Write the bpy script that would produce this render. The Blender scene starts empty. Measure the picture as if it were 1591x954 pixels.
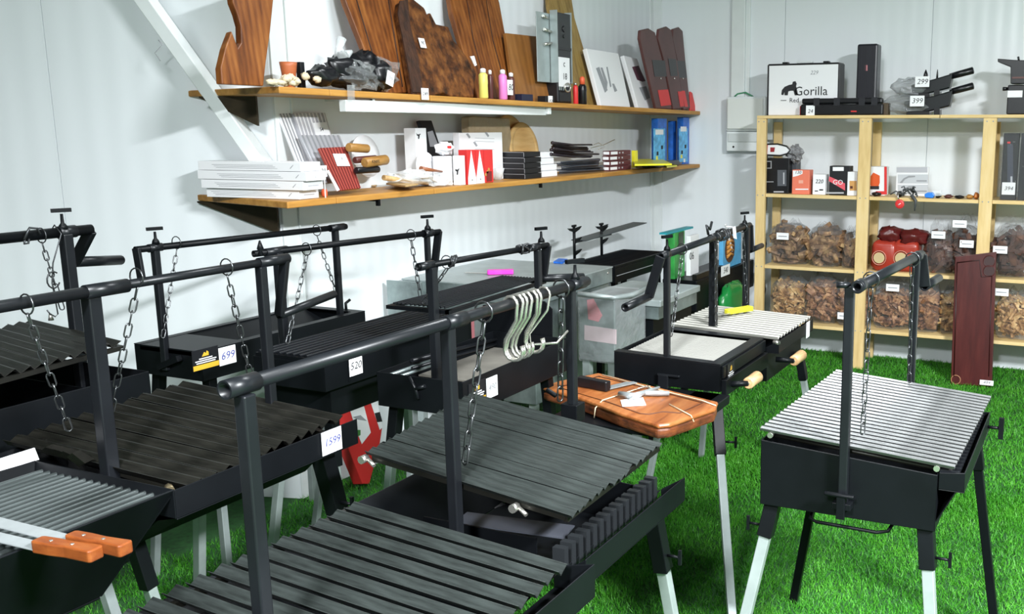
import bpy, bmesh, math, random
import numpy as np
from mathutils import Vector as V, Matrix

random.seed(7); np.random.seed(7)
SC = bpy.context.scene
COL = SC.collection

# ---------------------------------------------------------------- camera
EYE = 1.6
FPX, CXP, CYP = 1512.0, 1045.0, 477.0          # focal length and optical centre on the 1591 x 954 frame
YAW, PIT = math.radians(23.7), math.atan(282 / 1512.0)
FW = V((math.cos(YAW) * math.cos(PIT), math.sin(YAW) * math.cos(PIT), -math.sin(PIT)))
RT = V((math.sin(YAW), -math.cos(YAW), 0))
UP = RT.cross(FW)
cam_d = bpy.data.cameras.new('camera')
cam_d.sensor_fit = 'HORIZONTAL'; cam_d.sensor_width = 36.0
cam_d.lens = 36.0 * FPX / 1591.0
cam_d.shift_x = (795.5 - CXP) / 1591.0
cam_d.clip_start = 0.05
cam = bpy.data.objects.new('camera', cam_d); COL.objects.link(cam)
cam.matrix_world = Matrix(((RT.x, UP.x, -FW.x, 0), (RT.y, UP.y, -FW.y, 0), (RT.z, UP.z, -FW.z, EYE), (0, 0, 0, 1)))
SC.camera = cam

# ---------------------------------------------------------------- world, exposure
w = bpy.data.worlds.new('world'); SC.world = w; w.use_nodes = True
w.node_tree.nodes['Background'].inputs[0].default_value = (0.75, 0.85, 0.95, 1)
w.node_tree.nodes['Background'].inputs[1].default_value = 0.05
SC.view_settings.view_transform = 'Standard'; SC.view_settings.look = 'None'
SC.view_settings.exposure = 0.85; SC.view_settings.gamma = 1.0
SC.view_settings.use_curve_mapping = False
LAMPS = [((0.7, -2.2, 3.20), 640), ((-1.2, 0.5, 3.20), 240), ((3.4, 1.2, 3.22), 30)]   # ceiling panels, watts each; the third is added to brighten the back wall

# ---------------------------------------------------------------- measuring helpers (photo point -> place in the room)
def _ray(x, y): return FW * FPX + RT * (x - CXP) - UP * (y - CYP)
def at_z(x, y, z): d = _ray(x, y); return V((0, 0, EYE)) + d * ((z - EYE) / d.z)
def at_x(x, y, X): d = _ray(x, y); return V((0, 0, EYE)) + d * (X / d.x)
def at_y(x, y, Y): d = _ray(x, y); return V((0, 0, EYE)) + d * (Y / d.y)
def at_plane(x, y, p, n): d = _ray(x, y); o = V((0, 0, EYE)); return o + d * ((p - o).dot(n) / d.dot(n))

# ---------------------------------------------------------------- mesh builder
def perp(d):
    d = d.normalized()
    a = V((0, 0, 1)) if abs(d.z) < 0.9 else V((1, 0, 0))
    u = d.cross(a).normalized(); return u, d.cross(u).normalized()

class MB:
    def __init__(s): s.v = []; s.f = []; s.sm = []
    def add(s, vs, fs, smooth=False):
        o = len(s.v); s.v += [V(p) for p in vs]
        for i, f in enumerate(fs):
            s.f.append([o + k for k in f]); s.sm.append(smooth if isinstance(smooth, bool) else smooth[i])
        return s
    def hexa(s, p): return s.add(p, [(0, 3, 2, 1), (4, 5, 6, 7), (0, 1, 5, 4), (1, 2, 6, 5), (2, 3, 7, 6), (3, 0, 4, 7)])
    def box(s, x0, x1, y0, y1, z0, z1):
        return s.hexa([(x0, y0, z0), (x1, y0, z0), (x1, y1, z0), (x0, y1, z0), (x0, y0, z1), (x1, y0, z1), (x1, y1, z1), (x0, y1, z1)])
    def obox(s, c, a, b, d):       # centre and three half-axis vectors
        c = V(c); a = V(a); b = V(b); d = V(d)
        return s.hexa([c - a - b - d, c + a - b - d, c + a + b - d, c - a + b - d, c - a - b + d, c + a - b + d, c + a + b + d, c - a + b + d])
    def beam(s, p, q, wd, ht=None, upv=None):   # square bar p -> q
        p = V(p); q = V(q); d = q - p; ht = ht or wd
        if upv is None:
            upv = V((0, 0, 1)) if abs(d.normalized().z) < 0.9 else V((1, 0, 0))
        sd = d.cross(V(upv)).normalized(); u = sd.cross(d).normalized()
        return s.obox((p + q) / 2, d / 2, sd * wd / 2, u * ht / 2)
    def slab(s, a, b, c, d, th):   # sheet metal: quad with thickness to the back side
        a, b, c, d = V(a), V(b), V(c), V(d); n = (b - a).cross(d - a).normalized() * th
        return s.hexa([a - n, b - n, c - n, d - n, a, b, c, d])
    def prism(s, pts, vec):
        pts = [V(p) for p in pts]; vec = V(vec); n = len(pts)
        return s.add(pts + [p + vec for p in pts], [list(range(n))[::-1], list(range(n, 2 * n))] + [(i, (i + 1) % n, n + (i + 1) % n, n + i) for i in range(n)])
    def tube(s, pts, r, seg=10, closed=False):
        pts = [V(p) for p in pts]; n = len(pts); vs = []; u = None
        for i, p in enumerate(pts):
            if closed: t = pts[(i + 1) % n] - pts[i - 1]
            else: t = pts[min(i + 1, n - 1)] - pts[max(i - 1, 0)]
            t.normalize()
            if u is None: u, _ = perp(t)
            u = (u - t * u.dot(t)).normalized(); w_ = t.cross(u)
            rr = r[i] if isinstance(r, (list, tuple)) else r
            vs += [p + (u * math.cos(2 * math.pi * k / seg) + w_ * math.sin(2 * math.pi * k / seg)) * rr for k in range(seg)]
        fs = []; m = n if closed else n - 1
        for i in range(m):
            j = (i + 1) % n
            for k in range(seg): fs.append((i * seg + k, i * seg + (k + 1) % seg, j * seg + (k + 1) % seg, j * seg + k))
        sm = [True] * len(fs)
        if not closed:
            fs += [list(range(seg))[::-1], [(n - 1) * seg + k for k in range(seg)]]; sm += [False, False]
        return s.add(vs, fs, sm)
    def pipe(s, p, q, r, ri, seg=16):      # hollow pipe with open ends
        p = V(p); q = V(q); u, w_ = perp(q - p); vs = []
        for c, rr in ((p, r), (q, r), (q, ri), (p, ri)):
            vs += [c + (u * math.cos(2 * math.pi * k / seg) + w_ * math.sin(2 * math.pi * k / seg)) * rr for k in range(seg)]
        fs = []; sm = []
        for i in range(4):
            j = (i + 1) % 4
            for k in range(seg): fs.append((i * seg + k, j * seg + k, j * seg + (k + 1) % seg, i * seg + (k + 1) % seg)[::-1]); sm.append(i in (0, 2))
        return s.add(vs, fs, sm)
    def lathe(s, c, prof, seg=20, ax=(0, 0, 1)):
        c = V(c); ax = V(ax).normalized(); u, w_ = perp(ax); vs = []
        for r, h in prof: vs += [c + ax * h + (u * math.cos(2 * math.pi * k / seg) + w_ * math.sin(2 * math.pi * k / seg)) * max(r, 1e-4) for k in range(seg)]
        fs = []
        for i in range(len(prof) - 1):
            for k in range(seg): fs.append((i * seg + k, i * seg + (k + 1) % seg, (i + 1) * seg + (k + 1) % seg, (i + 1) * seg + k))
        sm = [True] * len(fs)
        fs += [list(range(seg))[::-1], [(len(prof) - 1) * seg + k for k in range(seg)]]; sm += [False, False]
        return s.add(vs, fs, sm)
    def blob(s, c, rad, seed=0, amp=0.12, seg=14, rings=9, power=1.0, smooth=True, flat=False):
        rn = random.Random(seed); c = V(c); ph = [rn.uniform(0, 6.3) for _ in range(8)]; vs = []
        for i in range(rings + 1):
            th = math.pi * i / rings
            for k in range(seg):
                a = 2 * math.pi * k / seg
                d = V((math.sin(th) * math.cos(a), math.sin(th) * math.sin(a), math.cos(th)))
                e = V([math.copysign(abs(t) ** power, t) for t in d])
                q = 1 + amp * (math.sin(3 * a + ph[0] + 2 * th) * 0.4 + math.sin(5 * a + ph[1] - 3 * th) * 0.3 + math.sin(7 * th + ph[2] + a) * 0.3) + amp * 0.5 * rn.uniform(-1, 1) * (0 < i < rings)
                z = e.z * q
                if flat: z = max(z, -0.75)
                vs.append(c + V((e.x * rad[0] * q, e.y * rad[1] * q, z * rad[2])))
        fs = []
        for i in range(rings):
            for k in range(seg): fs.append((i * seg + k, (i + 1) * seg + k, (i + 1) * seg + (k + 1) % seg, i * seg + (k + 1) % seg))
        return s.add(vs, fs, smooth)

ORG = {}
def finish_mesh(name, mb, o):
    me = bpy.data.meshes.new(name)
    me.from_pydata([tuple(p - o) for p in mb.v], [], mb.f)
    me.polygons.foreach_set('use_smooth', mb.sm)
    me.update(); return me
def build(name, mb, mat, parent=None, bevel=0.0, label=None, kind=None):
    if parent is None:
        xs = [p.x for p in mb.v]; ys = [p.y for p in mb.v]; zs = [p.z for p in mb.v]
        o = V(((min(xs) + max(xs)) / 2, (min(ys) + max(ys)) / 2, min(zs)))
    else: o = ORG[parent.name]
    ob = bpy.data.objects.new(name, finish_mesh(name, mb, o)); COL.objects.link(ob)
    if isinstance(mat, (list, tuple)):
        for m in mat: ob.data.materials.append(m)
    else: ob.data.materials.append(mat)
    if parent is None: ob.location = o
    else: ob.parent = parent
    ORG[ob.name] = o
    if bevel:
        b = ob.modifiers.new('bevel', 'BEVEL'); b.width = bevel; b.segments = 2; b.limit_method = 'ANGLE'
    if label: ob['label'] = label
    if kind: ob['kind'] = kind
    return ob
def inst(name, mesh, mw, parent):          # mesh shared by many pieces; mw in world space
    ob = bpy.data.objects.new(name, mesh); COL.objects.link(ob)
    ob.parent = parent
    ob.matrix_local = Matrix.Translation(-ORG[parent.name]) @ mw
    return ob
def thing(name, label, cat, loc, group=None):
    o = bpy.data.objects.new(name, None); COL.objects.link(o); o.location = loc; o.empty_display_size = 0.1
    ORG[o.name] = V(loc); o['label'] = label; o['category'] = cat
    if group: o['group'] = group
    return o
def tagit(o, label, cat, group=None):
    o['label'] = label; o['category'] = cat
    if group: o['group'] = group
    return o
def struct(name, mb, mat, bevel=0.0):
    o = build(name, mb, mat, None, bevel); o['kind'] = 'structure'; return o

# ---------------------------------------------------------------- materials
MATS = {}
def nodes(name):
    m = bpy.data.materials.new(name); m.use_nodes = True; nt = m.node_tree
    return m, nt, nt.nodes['Principled BSDF']
def ramp(nt, fac, cols):
    r = nt.nodes.new('ShaderNodeValToRGB'); el = r.color_ramp.elements
    el[0].position, el[0].color = cols[0][0], (*cols[0][1], 1); el[1].position, el[1].color = cols[-1][0], (*cols[-1][1], 1)
    for p, c in cols[1:-1]:
        e = el.new(p); e.color = (*c, 1)
    nt.links.new(fac, r.inputs[0]); return r.outputs[0]
def coords(nt, scale, kind='Object', rot=(0, 0, 0)):
    t = nt.nodes.new('ShaderNodeTexCoord'); mp = nt.nodes.new('ShaderNodeMapping')
    mp.inputs['Scale'].default_value = scale; mp.inputs['Rotation'].default_value = rot
    nt.links.new(t.outputs[kind], mp.inputs[0]); return mp.outputs[0]
def noise(nt, co, sc, det=4, rough=0.55):
    n = nt.nodes.new('ShaderNodeTexNoise'); n.inputs['Scale'].default_value = sc; n.inputs['Detail'].default_value = det; n.inputs['Roughness'].default_value = rough
    nt.links.new(co, n.inputs['Vector']); return n.outputs['Fac']
def bump(nt, b, fac, st, dist=0.01):
    n = nt.nodes.new('ShaderNodeBump'); n.inputs['Strength'].default_value = st; n.inputs['Distance'].default_value = dist
    nt.links.new(fac, n.inputs['Height']); nt.links.new(n.outputs[0], b.inputs['Normal'])
def mat(name, c, rough=0.5, metal=0.0, var=0.0, sc=8.0, bp=0.0, spec=0.5, stretch=(1, 1, 1)):
    if name in MATS: return MATS[name]
    m, nt, b = nodes(name)
    b.inputs['Base Color'].default_value = (*c, 1); b.inputs['Roughness'].default_value = rough; b.inputs['Metallic'].default_value = metal
    b.inputs['Specular IOR Level'].default_value = spec
    if var or bp:
        f = noise(nt, coords(nt, stretch), sc)
        if var:
            lo = tuple(max(0, x * (1 - var)) for x in c); hi = tuple(min(1, x * (1 + var)) for x in c)
            nt.links.new(ramp(nt, f, [(0.3, lo), (0.7, hi)]), b.inputs['Base Color'])
        if bp: bump(nt, b, f, bp)
    MATS[name] = m; return m
def wood(name, cols, scale=(3, 3, 40), sc=2.0, rough=0.5, bp=0.15, rings=0.0, spec=0.4):
    m, nt, b = nodes(name)
    co = coords(nt, scale); f = noise(nt, co, sc, 6, 0.6)
    if rings:
        wv = nt.nodes.new('ShaderNodeTexWave'); wv.inputs['Scale'].default_value = rings; wv.inputs['Distortion'].default_value = 6; wv.inputs['Detail'].default_value = 3
        nt.links.new(co, wv.inputs['Vector'])
        mx = nt.nodes.new('ShaderNodeMath'); mx.operation = 'MULTIPLY_ADD'; nt.links.new(wv.outputs['Fac'], mx.inputs[0]); mx.inputs[1].default_value = 0.13; nt.links.new(f, mx.inputs[2])
        sb = nt.nodes.new('ShaderNodeMath'); sb.operation = 'SUBTRACT'; nt.links.new(mx.outputs[0], sb.inputs[0]); sb.inputs[1].default_value = 0.06; f = sb.outputs[0]
    nt.links.new(ramp(nt, f, cols), b.inputs['Base Color'])
    b.inputs['Roughness'].default_value = rough; b.inputs['Specular IOR Level'].default_value = spec
    if bp: bump(nt, b, f, bp)
    MATS[name] = m; return m
def film(name, tint=(0.95, 0.97, 1.0), clear=0.8, rough=0.12):
    m, nt, b = nodes(name)
    b.inputs['Base Color'].default_value = (*tint, 1); b.inputs['Roughness'].default_value = rough; b.inputs['Specular IOR Level'].default_value = 1.0
    tr = nt.nodes.new('ShaderNodeBsdfTransparent'); mx = nt.nodes.new('ShaderNodeMixShader')
    fr = nt.nodes.new('ShaderNodeLayerWeight'); fr.inputs['Blend'].default_value = 0.35
    rp = nt.nodes.new('ShaderNodeMapRange'); rp.inputs[1].default_value = 0; rp.inputs[2].default_value = 1
    rp.inputs[3].default_value = 1 - clear; rp.inputs[4].default_value = min(1, 1.35 - clear)
    nt.links.new(fr.outputs['Facing'], rp.inputs[0]); nt.links.new(rp.outputs[0], mx.inputs[0])
    nt.links.new(tr.outputs[0], mx.inputs[1]); nt.links.new(b.outputs[0], mx.inputs[2])
    f = noise(nt, coords(nt, (1, 1, 1)), 22, 5); bump(nt, b, f, 0.6, 0.02)
    nt.links.new(mx.outputs[0], nt.nodes['Material Output'].inputs['Surface'])
    MATS[name] = m; return m

BLACK = mat('black_painted_steel', (0.0036, 0.0044, 0.0056), 0.42, 0.0, 0.25, 6, 0.03, 0.17)
BARPIPE = mat('charcoal_pipe', (0.008, 0.0092, 0.0115), 0.36, 0.12, 0.2, 9, 0.02, 0.38)
RAW = mat('raw_dark_steel_bars', (0.014, 0.0135, 0.011), 0.42, 0.45, 0.6, 7, 0.1, stretch=(1, 0.25, 1))
RAWG = mat('greenish_raw_steel_bars', (0.040, 0.048, 0.046), 0.40, 0.6, 0.5, 6, 0.1, stretch=(1, 0.25, 1))
BRIGHT = mat('bright_steel_bars', (0.27, 0.275, 0.28), 0.36, 0.75, 0.3, 8, 0.05, stretch=(1, 0.25, 1))
PALEBAR = mat('pale_enamel_bars', (0.46, 0.45, 0.41), 0.5, 0.2, 0.12, 8)
GALV = mat('galvanised_steel', (0.25, 0.30, 0.30), 0.38, 0.6, 0.35, 9, 0.03)
GALVLEG = mat('galvanised_leg', (0.38, 0.43, 0.43), 0.4, 0.45, 0.12, 12)
CHROME = mat('chrome', (0.66, 0.64, 0.59), 0.27, 0.9)
CHAIN = mat('zinc_chain', (0.11, 0.115, 0.12), 0.28, 0.9, 0.2, 30)
DCHAIN = mat('dark_chain', (0.05, 0.053, 0.057), 0.38, 0.7)
WHITE = mat('white_card', (0.82, 0.82, 0.84), 0.6)
PAPER = mat('white_paper', (0.88, 0.88, 0.90), 0.7)
INK = mat('blue_ink', (0.02, 0.03, 0.22), 0.6)
BINK = mat('black_ink', (0.012, 0.012, 0.015), 0.6)
GREY = mat('grey_print', (0.30, 0.31, 0.33), 0.6)
YEL = mat('gold_print', (0.62, 0.36, 0.03), 0.5)
RED = mat('red_card', (0.66, 0.030, 0.030), 0.45)
ORANGE = mat('orange_print', (0.80, 0.13, 0.05), 0.5)
PINKRED = mat('faded_red_and_reflection', (0.45, 0.16, 0.18), 0.4)  # faded print, also the reflection painted on the wrapped box
BLKPL = mat('black_plastic', (0.006, 0.006, 0.008), 0.32, 0, 0, 1, 0, 0.5)
BLKCARD = mat('black_card', (0.005, 0.0055, 0.008), 0.5)
BLUE = mat('blue_card', (0.015, 0.13, 0.55), 0.4, 0, 0.3, 20)
LBLUE = mat('light_blue_print', (0.10, 0.42, 0.80), 0.4, 0, 0.4, 30)
YELLOW = mat('yellow_plastic', (0.78, 0.72, 0.03), 0.35)
MAGENTA = mat('magenta_plastic', (0.80, 0.04, 0.50), 0.35)
PINE = wood('pale_pine', [(0.25, (0.62, 0.42, 0.17)), (0.5, (0.74, 0.54, 0.25)), (0.78, (0.80, 0.62, 0.34))], (6, 6, 0.9), 4, 0.55, 0.05)
PINEH = wood('pale_pine_boards', [(0.25, (0.62, 0.42, 0.17)), (0.5, (0.74, 0.54, 0.25)), (0.78, (0.80, 0.62, 0.34))], (6, 0.9, 6), 4, 0.55, 0.05)
SHELF = wood('orange_pine_shelf', [(0.25, (0.30, 0.13, 0.022)), (0.5, (0.47, 0.225, 0.045)), (0.78, (0.60, 0.33, 0.085))], (0.8, 10, 10), 3, 0.5, 0.05)
HARD = wood('oiled_hardwood', [(0.25, (0.055, 0.015, 0.004)), (0.45, (0.16, 0.047, 0.010)), (0.62, (0.25, 0.084, 0.018)), (0.8, (0.34, 0.13, 0.032))], (9, 9, 1.0), 2.2, 0.42, 0.12, 1.2)
HARD2 = wood('amber_hardwood', [(0.2, (0.15, 0.055, 0.012)), (0.5, (0.25, 0.10, 0.022)), (0.8, (0.33, 0.145, 0.04))], (8, 8, 0.8), 2.0, 0.42, 0.06, 0.8)
BURL = wood('burl_wood', [(0.30, (0.012, 0.005, 0.003)), (0.44, (0.075, 0.024, 0.007)), (0.58, (0.17, 0.06, 0.015)), (0.8, (0.32, 0.14, 0.04))], (5, 5, 4), 4.5, 0.45, 0.9, 0.0)
BARK = wood('dark_bark', [(0.3, (0.018, 0.008, 0.005)), (0.7, (0.07, 0.026, 0.012))], (6, 6, 3), 6, 0.7, 0.8)
OLIVEW = wood('olive_brown_plank', [(0.2, (0.13, 0.075, 0.02)), (0.5, (0.30, 0.19, 0.055)), (0.8, (0.42, 0.29, 0.10))], (14, 14, 0.6), 2.5, 0.5, 0.1)
ROUNDW = wood('round_board_wood', [(0.2, (0.45, 0.22, 0.06)), (0.5, (0.66, 0.40, 0.15)), (0.8, (0.80, 0.58, 0.28))], (1, 8, 8), 2.5, 0.5, 0.05, 1.5)
BOARDW = wood('reddish_cutting_board', [(0.25, (0.17, 0.045, 0.012)), (0.5, (0.33, 0.105, 0.028)), (0.75, (0.46, 0.185, 0.06))], (1.2, 9, 9), 3.5, 0.38, 0.06, 0.8)
MAHOG = wood('mahogany_board', [(0.2, (0.035, 0.005, 0.005)), (0.5, (0.068, 0.010, 0.009)), (0.8, (0.105, 0.020, 0.016))], (8, 8, 0.8), 2.5, 0.32, 0.04)
HANDLE = wood('pale_turned_handle', [(0.25, (0.34, 0.17, 0.07)), (0.5, (0.58, 0.36, 0.18)), (0.8, (0.74, 0.56, 0.34))], (3, 16, 16), 3, 0.45, 0.05)
KNIFEW = wood('orange_knife_handle', [(0.25, (0.10, 0.022, 0.006)), (0.5, (0.19, 0.048, 0.010)), (0.8, (0.27, 0.09, 0.022))], (14, 4, 14), 3, 0.4, 0.05)
TAN = wood('tan_wood', [(0.25, (0.36, 0.21, 0.08)), (0.75, (0.62, 0.42, 0.19))], (10, 2, 10), 3, 0.55, 0.05)
WALLM, nt, b = nodes('white_sandwich_panel')
b.inputs['Base Color'].default_value = (0.79, 0.83, 0.855, 1); b.inputs['Roughness'].default_value = 0.24; b.inputs['Specular IOR Level'].default_value = 0.35
wv = nt.nodes.new('ShaderNodeTexWave'); wv.inputs['Scale'].default_value = 1.0; wv.bands_direction = 'DIAGONAL'; wv.wave_profile = 'SIN'
nt.links.new(coords(nt, (7, 7, 0)), wv.inputs['Vector']); bump(nt, b, wv.outputs['Fac'], 0.10, 0.01)
MATS['wall'] = WALLM
WHITEST = mat('white_painted_metal', (0.74, 0.78, 0.78), 0.35, 0, 0.04, 5)
CEIL = mat('ceiling_grey', (0.26, 0.28, 0.28), 0.6)
PLAIN = mat('plain_grey_wall', (0.14, 0.15, 0.15), 0.6)
CLEAR = film('clear_plastic_film', (0.45, 0.47, 0.48), 0.84, 0.07)
HAZE = film('hazy_plastic_film', (0.9, 0.93, 0.95), 0.62, 0.22)
PANF = film('grey_film', (0.30, 0.32, 0.33), 0.62, 0.1)
BAGF = film('bag_film', (0.25, 0.26, 0.27), 0.88, 0.06)

# ---------------------------------------------------------------- text, tags
def text_mesh(s, size, shear=0.0, ext=0.0003):
    cu = bpy.data.curves.new('writing', 'FONT'); cu.body = s; cu.size = size; cu.shear = shear; cu.extrude = ext
    cu.align_x = 'CENTER'; cu.align_y = 'CENTER'; cu.resolution_u = 2
    o = bpy.data.objects.new('writing', cu); COL.objects.link(o); bpy.context.view_layer.update()
    me = bpy.data.meshes.new_from_object(o.evaluated_get(bpy.context.evaluated_depsgraph_get()))
    bpy.data.objects.remove(o); bpy.data.curves.remove(cu); return me
def frame(c, r, u):
    r = V(r).normalized(); n = r.cross(V(u)).normalized(); u = n.cross(r)
    return Matrix(((r.x, u.x, n.x, c[0]), (r.y, u.y, n.y, c[1]), (r.z, u.z, n.z, c[2]), (0, 0, 0, 1)))
def write(s, c, r, u, size, m, parent, name='lettering', shear=0.0):
    me = text_mesh(s, size, shear); me.materials.append(m)
    return inst(name, me, frame(c, r, u), parent)
def tag(parent, c, r, u, wd, ht, s=None, m=INK, size=None, name='price_tag'):
    c = V(c); r = V(r).normalized(); n = r.cross(V(u)).normalized(); u = n.cross(r)
    t = build(name, MB().obox(c + n * 0.0012, r * wd / 2, u * ht / 2, n * 0.0008), PAPER, parent)
    if s: write(s, c + n * 0.0026, r, u, size or ht * 0.55, m, t, 'numerals', 0.2)
    return t
def patch(parent, name, c, r, u, wd, ht, m, off=0.0012, th=0.0006):
    c = V(c); r = V(r).normalized(); n = r.cross(V(u)).normalized(); u = n.cross(r)
    return build(name, MB().obox(c + n * off, r * wd / 2, u * ht / 2, n * th), m, parent)
X1, Y1, Z1 = V((1, 0, 0)), V((0, 1, 0)), V((0, 0, 1))
# ---------------------------------------------------------------- the room
XB, YM = 6.7, 3.1                      # back wall, middle wall
P0 = V((3.03, YM, 0)); DL = V((-0.275, 0.9615, 0)).normalized(); NL = V((-DL.y, DL.x, 0))   # left wall leaves the corner P0 along DL, faces NL
CEILZ = 3.3
struct('floor', MB().box(-2.6, XB + 0.1, -4.6, 8.2, -0.1, 0), mat('turf_backing', (0.012, 0.075, 0.012), 0.9, 0, 0.4, 40))
struct('ceiling', MB().box(-2.6, XB + 0.1, -4.6, 8.2, CEILZ, CEILZ + 0.1), CEIL)
def wall(name, p, d, n, segs, z1=CEILZ):      # backing sheet plus proud panels with open joints
    bk = struct(name, MB().prism([p - n * 0.01, p + d * segs[-1] - n * 0.01, p + d * segs[-1] - n * 0.1, p - n * 0.1], Z1 * z1), WALLM)
    for a, b_ in zip(segs[:-1], segs[1:]):
        q0 = p + d * (a + 0.002); q1 = p + d * (b_ - 0.002)
        build('panel', MB().prism([q0, q1, q1 - n * 0.0095, q0 - n * 0.0095], Z1 * z1), WALLM, bk)
seam = at_plane(82, 170, P0, NL); s1 = (V((seam.x, seam.y, 0)) - P0).length
wall('wall_left', P0, DL, NL, [0, s1, s1 + 1.15, s1 + 2.3, 5.2])
wall('wall_middle', V((XB, YM, 0)), V((-1, 0, 0)), V((0, -1, 0)), [0, XB - P0.x])
wall('wall_back', V((XB, -4.6, 0)), Y1, -X1, [0, 1.81, 2.78, 3.75, 4.722, 5.69, 6.69, 7.7])
struct('wall_right', MB().box(-2.6, XB, -4.6, -4.5, 0, CEILZ), PLAIN)
struct('wall_front', MB().box(-2.6, -2.5, -4.5, 8.2, 0, CEILZ), PLAIN)
struct('wall_far_left', MB().box(-2.5, 1.8, 8.1, 8.2, 0, CEILZ), PLAIN)
struct('trim_1', MB().box(3.032, 3.115, YM - 0.012, YM, 0, CEILZ).box(3.115, 3.122, YM - 0.02, YM, 0, CEILZ), WHITEST, 0.002)
struct('trim_2', MB().box(XB - 0.012, XB, YM - 0.075, YM, 0, CEILZ).box(XB - 0.06, XB, YM - 0.012, YM, 0, CEILZ), WHITEST, 0.002)
def brace():
    n = NL; off = 0.085
    a = at_plane(398, 240, P0 + n * off, n); b_ = at_plane(226, 0, P0 + n * off, n)
    d = (b_ - a); a2 = a - d * 0.18; b2 = a + d * ((3.28 - a.z) / d.z)
    t = struct('trim_3', MB().beam(a2, b2, 0.056, 0.065, n), WHITEST, 0.004)
    t['label'] = 'white diagonal steel brace'
    c = at_plane(246, 62, P0 + n * (off + 0.04), n)
    build('wire_end', MB().tube([c, c + V((0, -0.02, -0.02)), c + DL * 0.02 + V((0, 0, -0.05)), c + V((0, 0, -0.08))], 0.0018, 6), GREY, t)
brace()
# ceiling battens
for k, (p, watts) in enumerate(LAMPS):
    t = thing('ceiling_lamp', ['square white ceiling panel lamp on the right, above the front of the room', 'white ceiling panel lamp on the left, behind the viewer', 'added white ceiling panel brightening the back wall, above the grills in the middle'][k], 'lamp', p, 'ceiling panel lamps')
    L = 0.45; W = 0.22
    build('housing', MB().box(p[0] - L, p[0] + L, p[1] - W - 0.02, p[1] + W + 0.02, p[2] + 0.03, p[2] + 0.075), WHITEST, t)
    em, nt_, b_ = nodes('lamp_diffuser'); b_.inputs['Emission Color'].default_value = (0.93, 0.97, 1, 1); b_.inputs['Emission Strength'].default_value = 6
    build('diffuser', MB().box(p[0] - L, p[0] + L, p[1] - W, p[1] + W, p[2] + 0.005, p[2] + 0.03), em, t)
    ld = bpy.data.lights.new('lamp_light', 'AREA'); ld.shape = 'RECTANGLE'; ld.size = 2 * L; ld.size_y = 2 * W; ld.energy = watts; ld.color = (0.94, 0.975, 1.0)
    lo = bpy.data.objects.new('lamp_light', ld); COL.objects.link(lo); lo.location = (p[0], p[1], p[2] - 0.005)

# ---------------------------------------------------------------- wall shelves
def wall_shelf(label, z_l, z_r, th, loc):
    def zz(x): return z_l + (z_r - z_l) * (x - 2.77) / (6.7 - 2.77)
    t = thing('wall_shelf', label, 'shelf', loc)
    cuts = [3.03, 3.64, 5.2, 6.685]
    tip = P0 + DL * 0.36 + NL * 0.004
    poly = [(2.775, 2.80), (3.03, 2.795), (3.03, 3.085), (3.012, 3.12), (tip.x, tip.y)]
    def plank(pts):
        bot = [V((x, y, zz(x) - th)) for x, y in pts]
        mb = MB(); n = len(pts)
        mb.add(bot + [p + Z1 * th for p in bot], [list(range(n))[::-1], list(range(n, 2 * n))] + [(i, (i + 1) % n, n + (i + 1) % n, n + i) for i in range(n)])
        build('plank', mb, SHELF, t, 0.004)
    plank(poly)
    fr = lambda x: 2.795 - (x - 3.03) * (0.08 / 3.6)
    for a, b_ in zip(cuts[:-1], cuts[1:]):
        plank([(a + 0.0015, fr(a)), (b_ - 0.0015, fr(b_)), (b_ - 0.0015, 3.085), (a + 0.0015, 3.085)])
    return t, zz
US, zu = wall_shelf('upper pine wall shelf holding cutting boards', 1.742, 1.702, 0.026, (4.8, 2.95, 1.70))
LS, zl = wall_shelf('lower pine wall shelf holding white boxes and skewer packs', 1.318, 1.322, 0.026, (4.8, 2.95, 1.30))
build('support_rail', MB().box(3.12, 4.68, 2.80, 2.835, zu(4) - 0.075, zu(4) - 0.028).box(4.66, 4.69, 2.78, 2.80, zu(4) - 0.07, zu(4) - 0.03), WHITEST, US, 0.003)
for x in (3.30, 4.62):
    for T_, z_ in ((US, zu), (LS, zl)):
        build('bracket', MB().box(x - 0.006, x + 0.006, 2.815, 3.07, z_(x) - 0.036, z_(x) - 0.0275).box(x - 0.006, x + 0.006, 2.81, 2.826, z_(x) - 0.055, z_(x) - 0.0275), BLACK if T_ is LS else WHITEST, T_)

for T_, z_, o_ in ((US, zu, 0.105), (LS, zl, 0.012)):      # dark wedge modelled for the shadow under the left end of each shelf
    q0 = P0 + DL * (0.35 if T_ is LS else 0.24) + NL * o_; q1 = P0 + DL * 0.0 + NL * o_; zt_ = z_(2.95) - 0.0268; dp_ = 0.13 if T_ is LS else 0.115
    build('shadow_wedge', MB().prism([V((q0.x, q0.y, zt_)), V((q0.x, q0.y, zt_ - 0.006)), V((q1.x, q1.y, zt_ - dp_)), V((q1.x, q1.y, zt_))], NL * 0.012), wood('wedge_shade', [(0.3, (0.018, 0.013, 0.006)), (0.7, (0.04, 0.028, 0.013))], (4, 4, 4), 3), T_)

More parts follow.
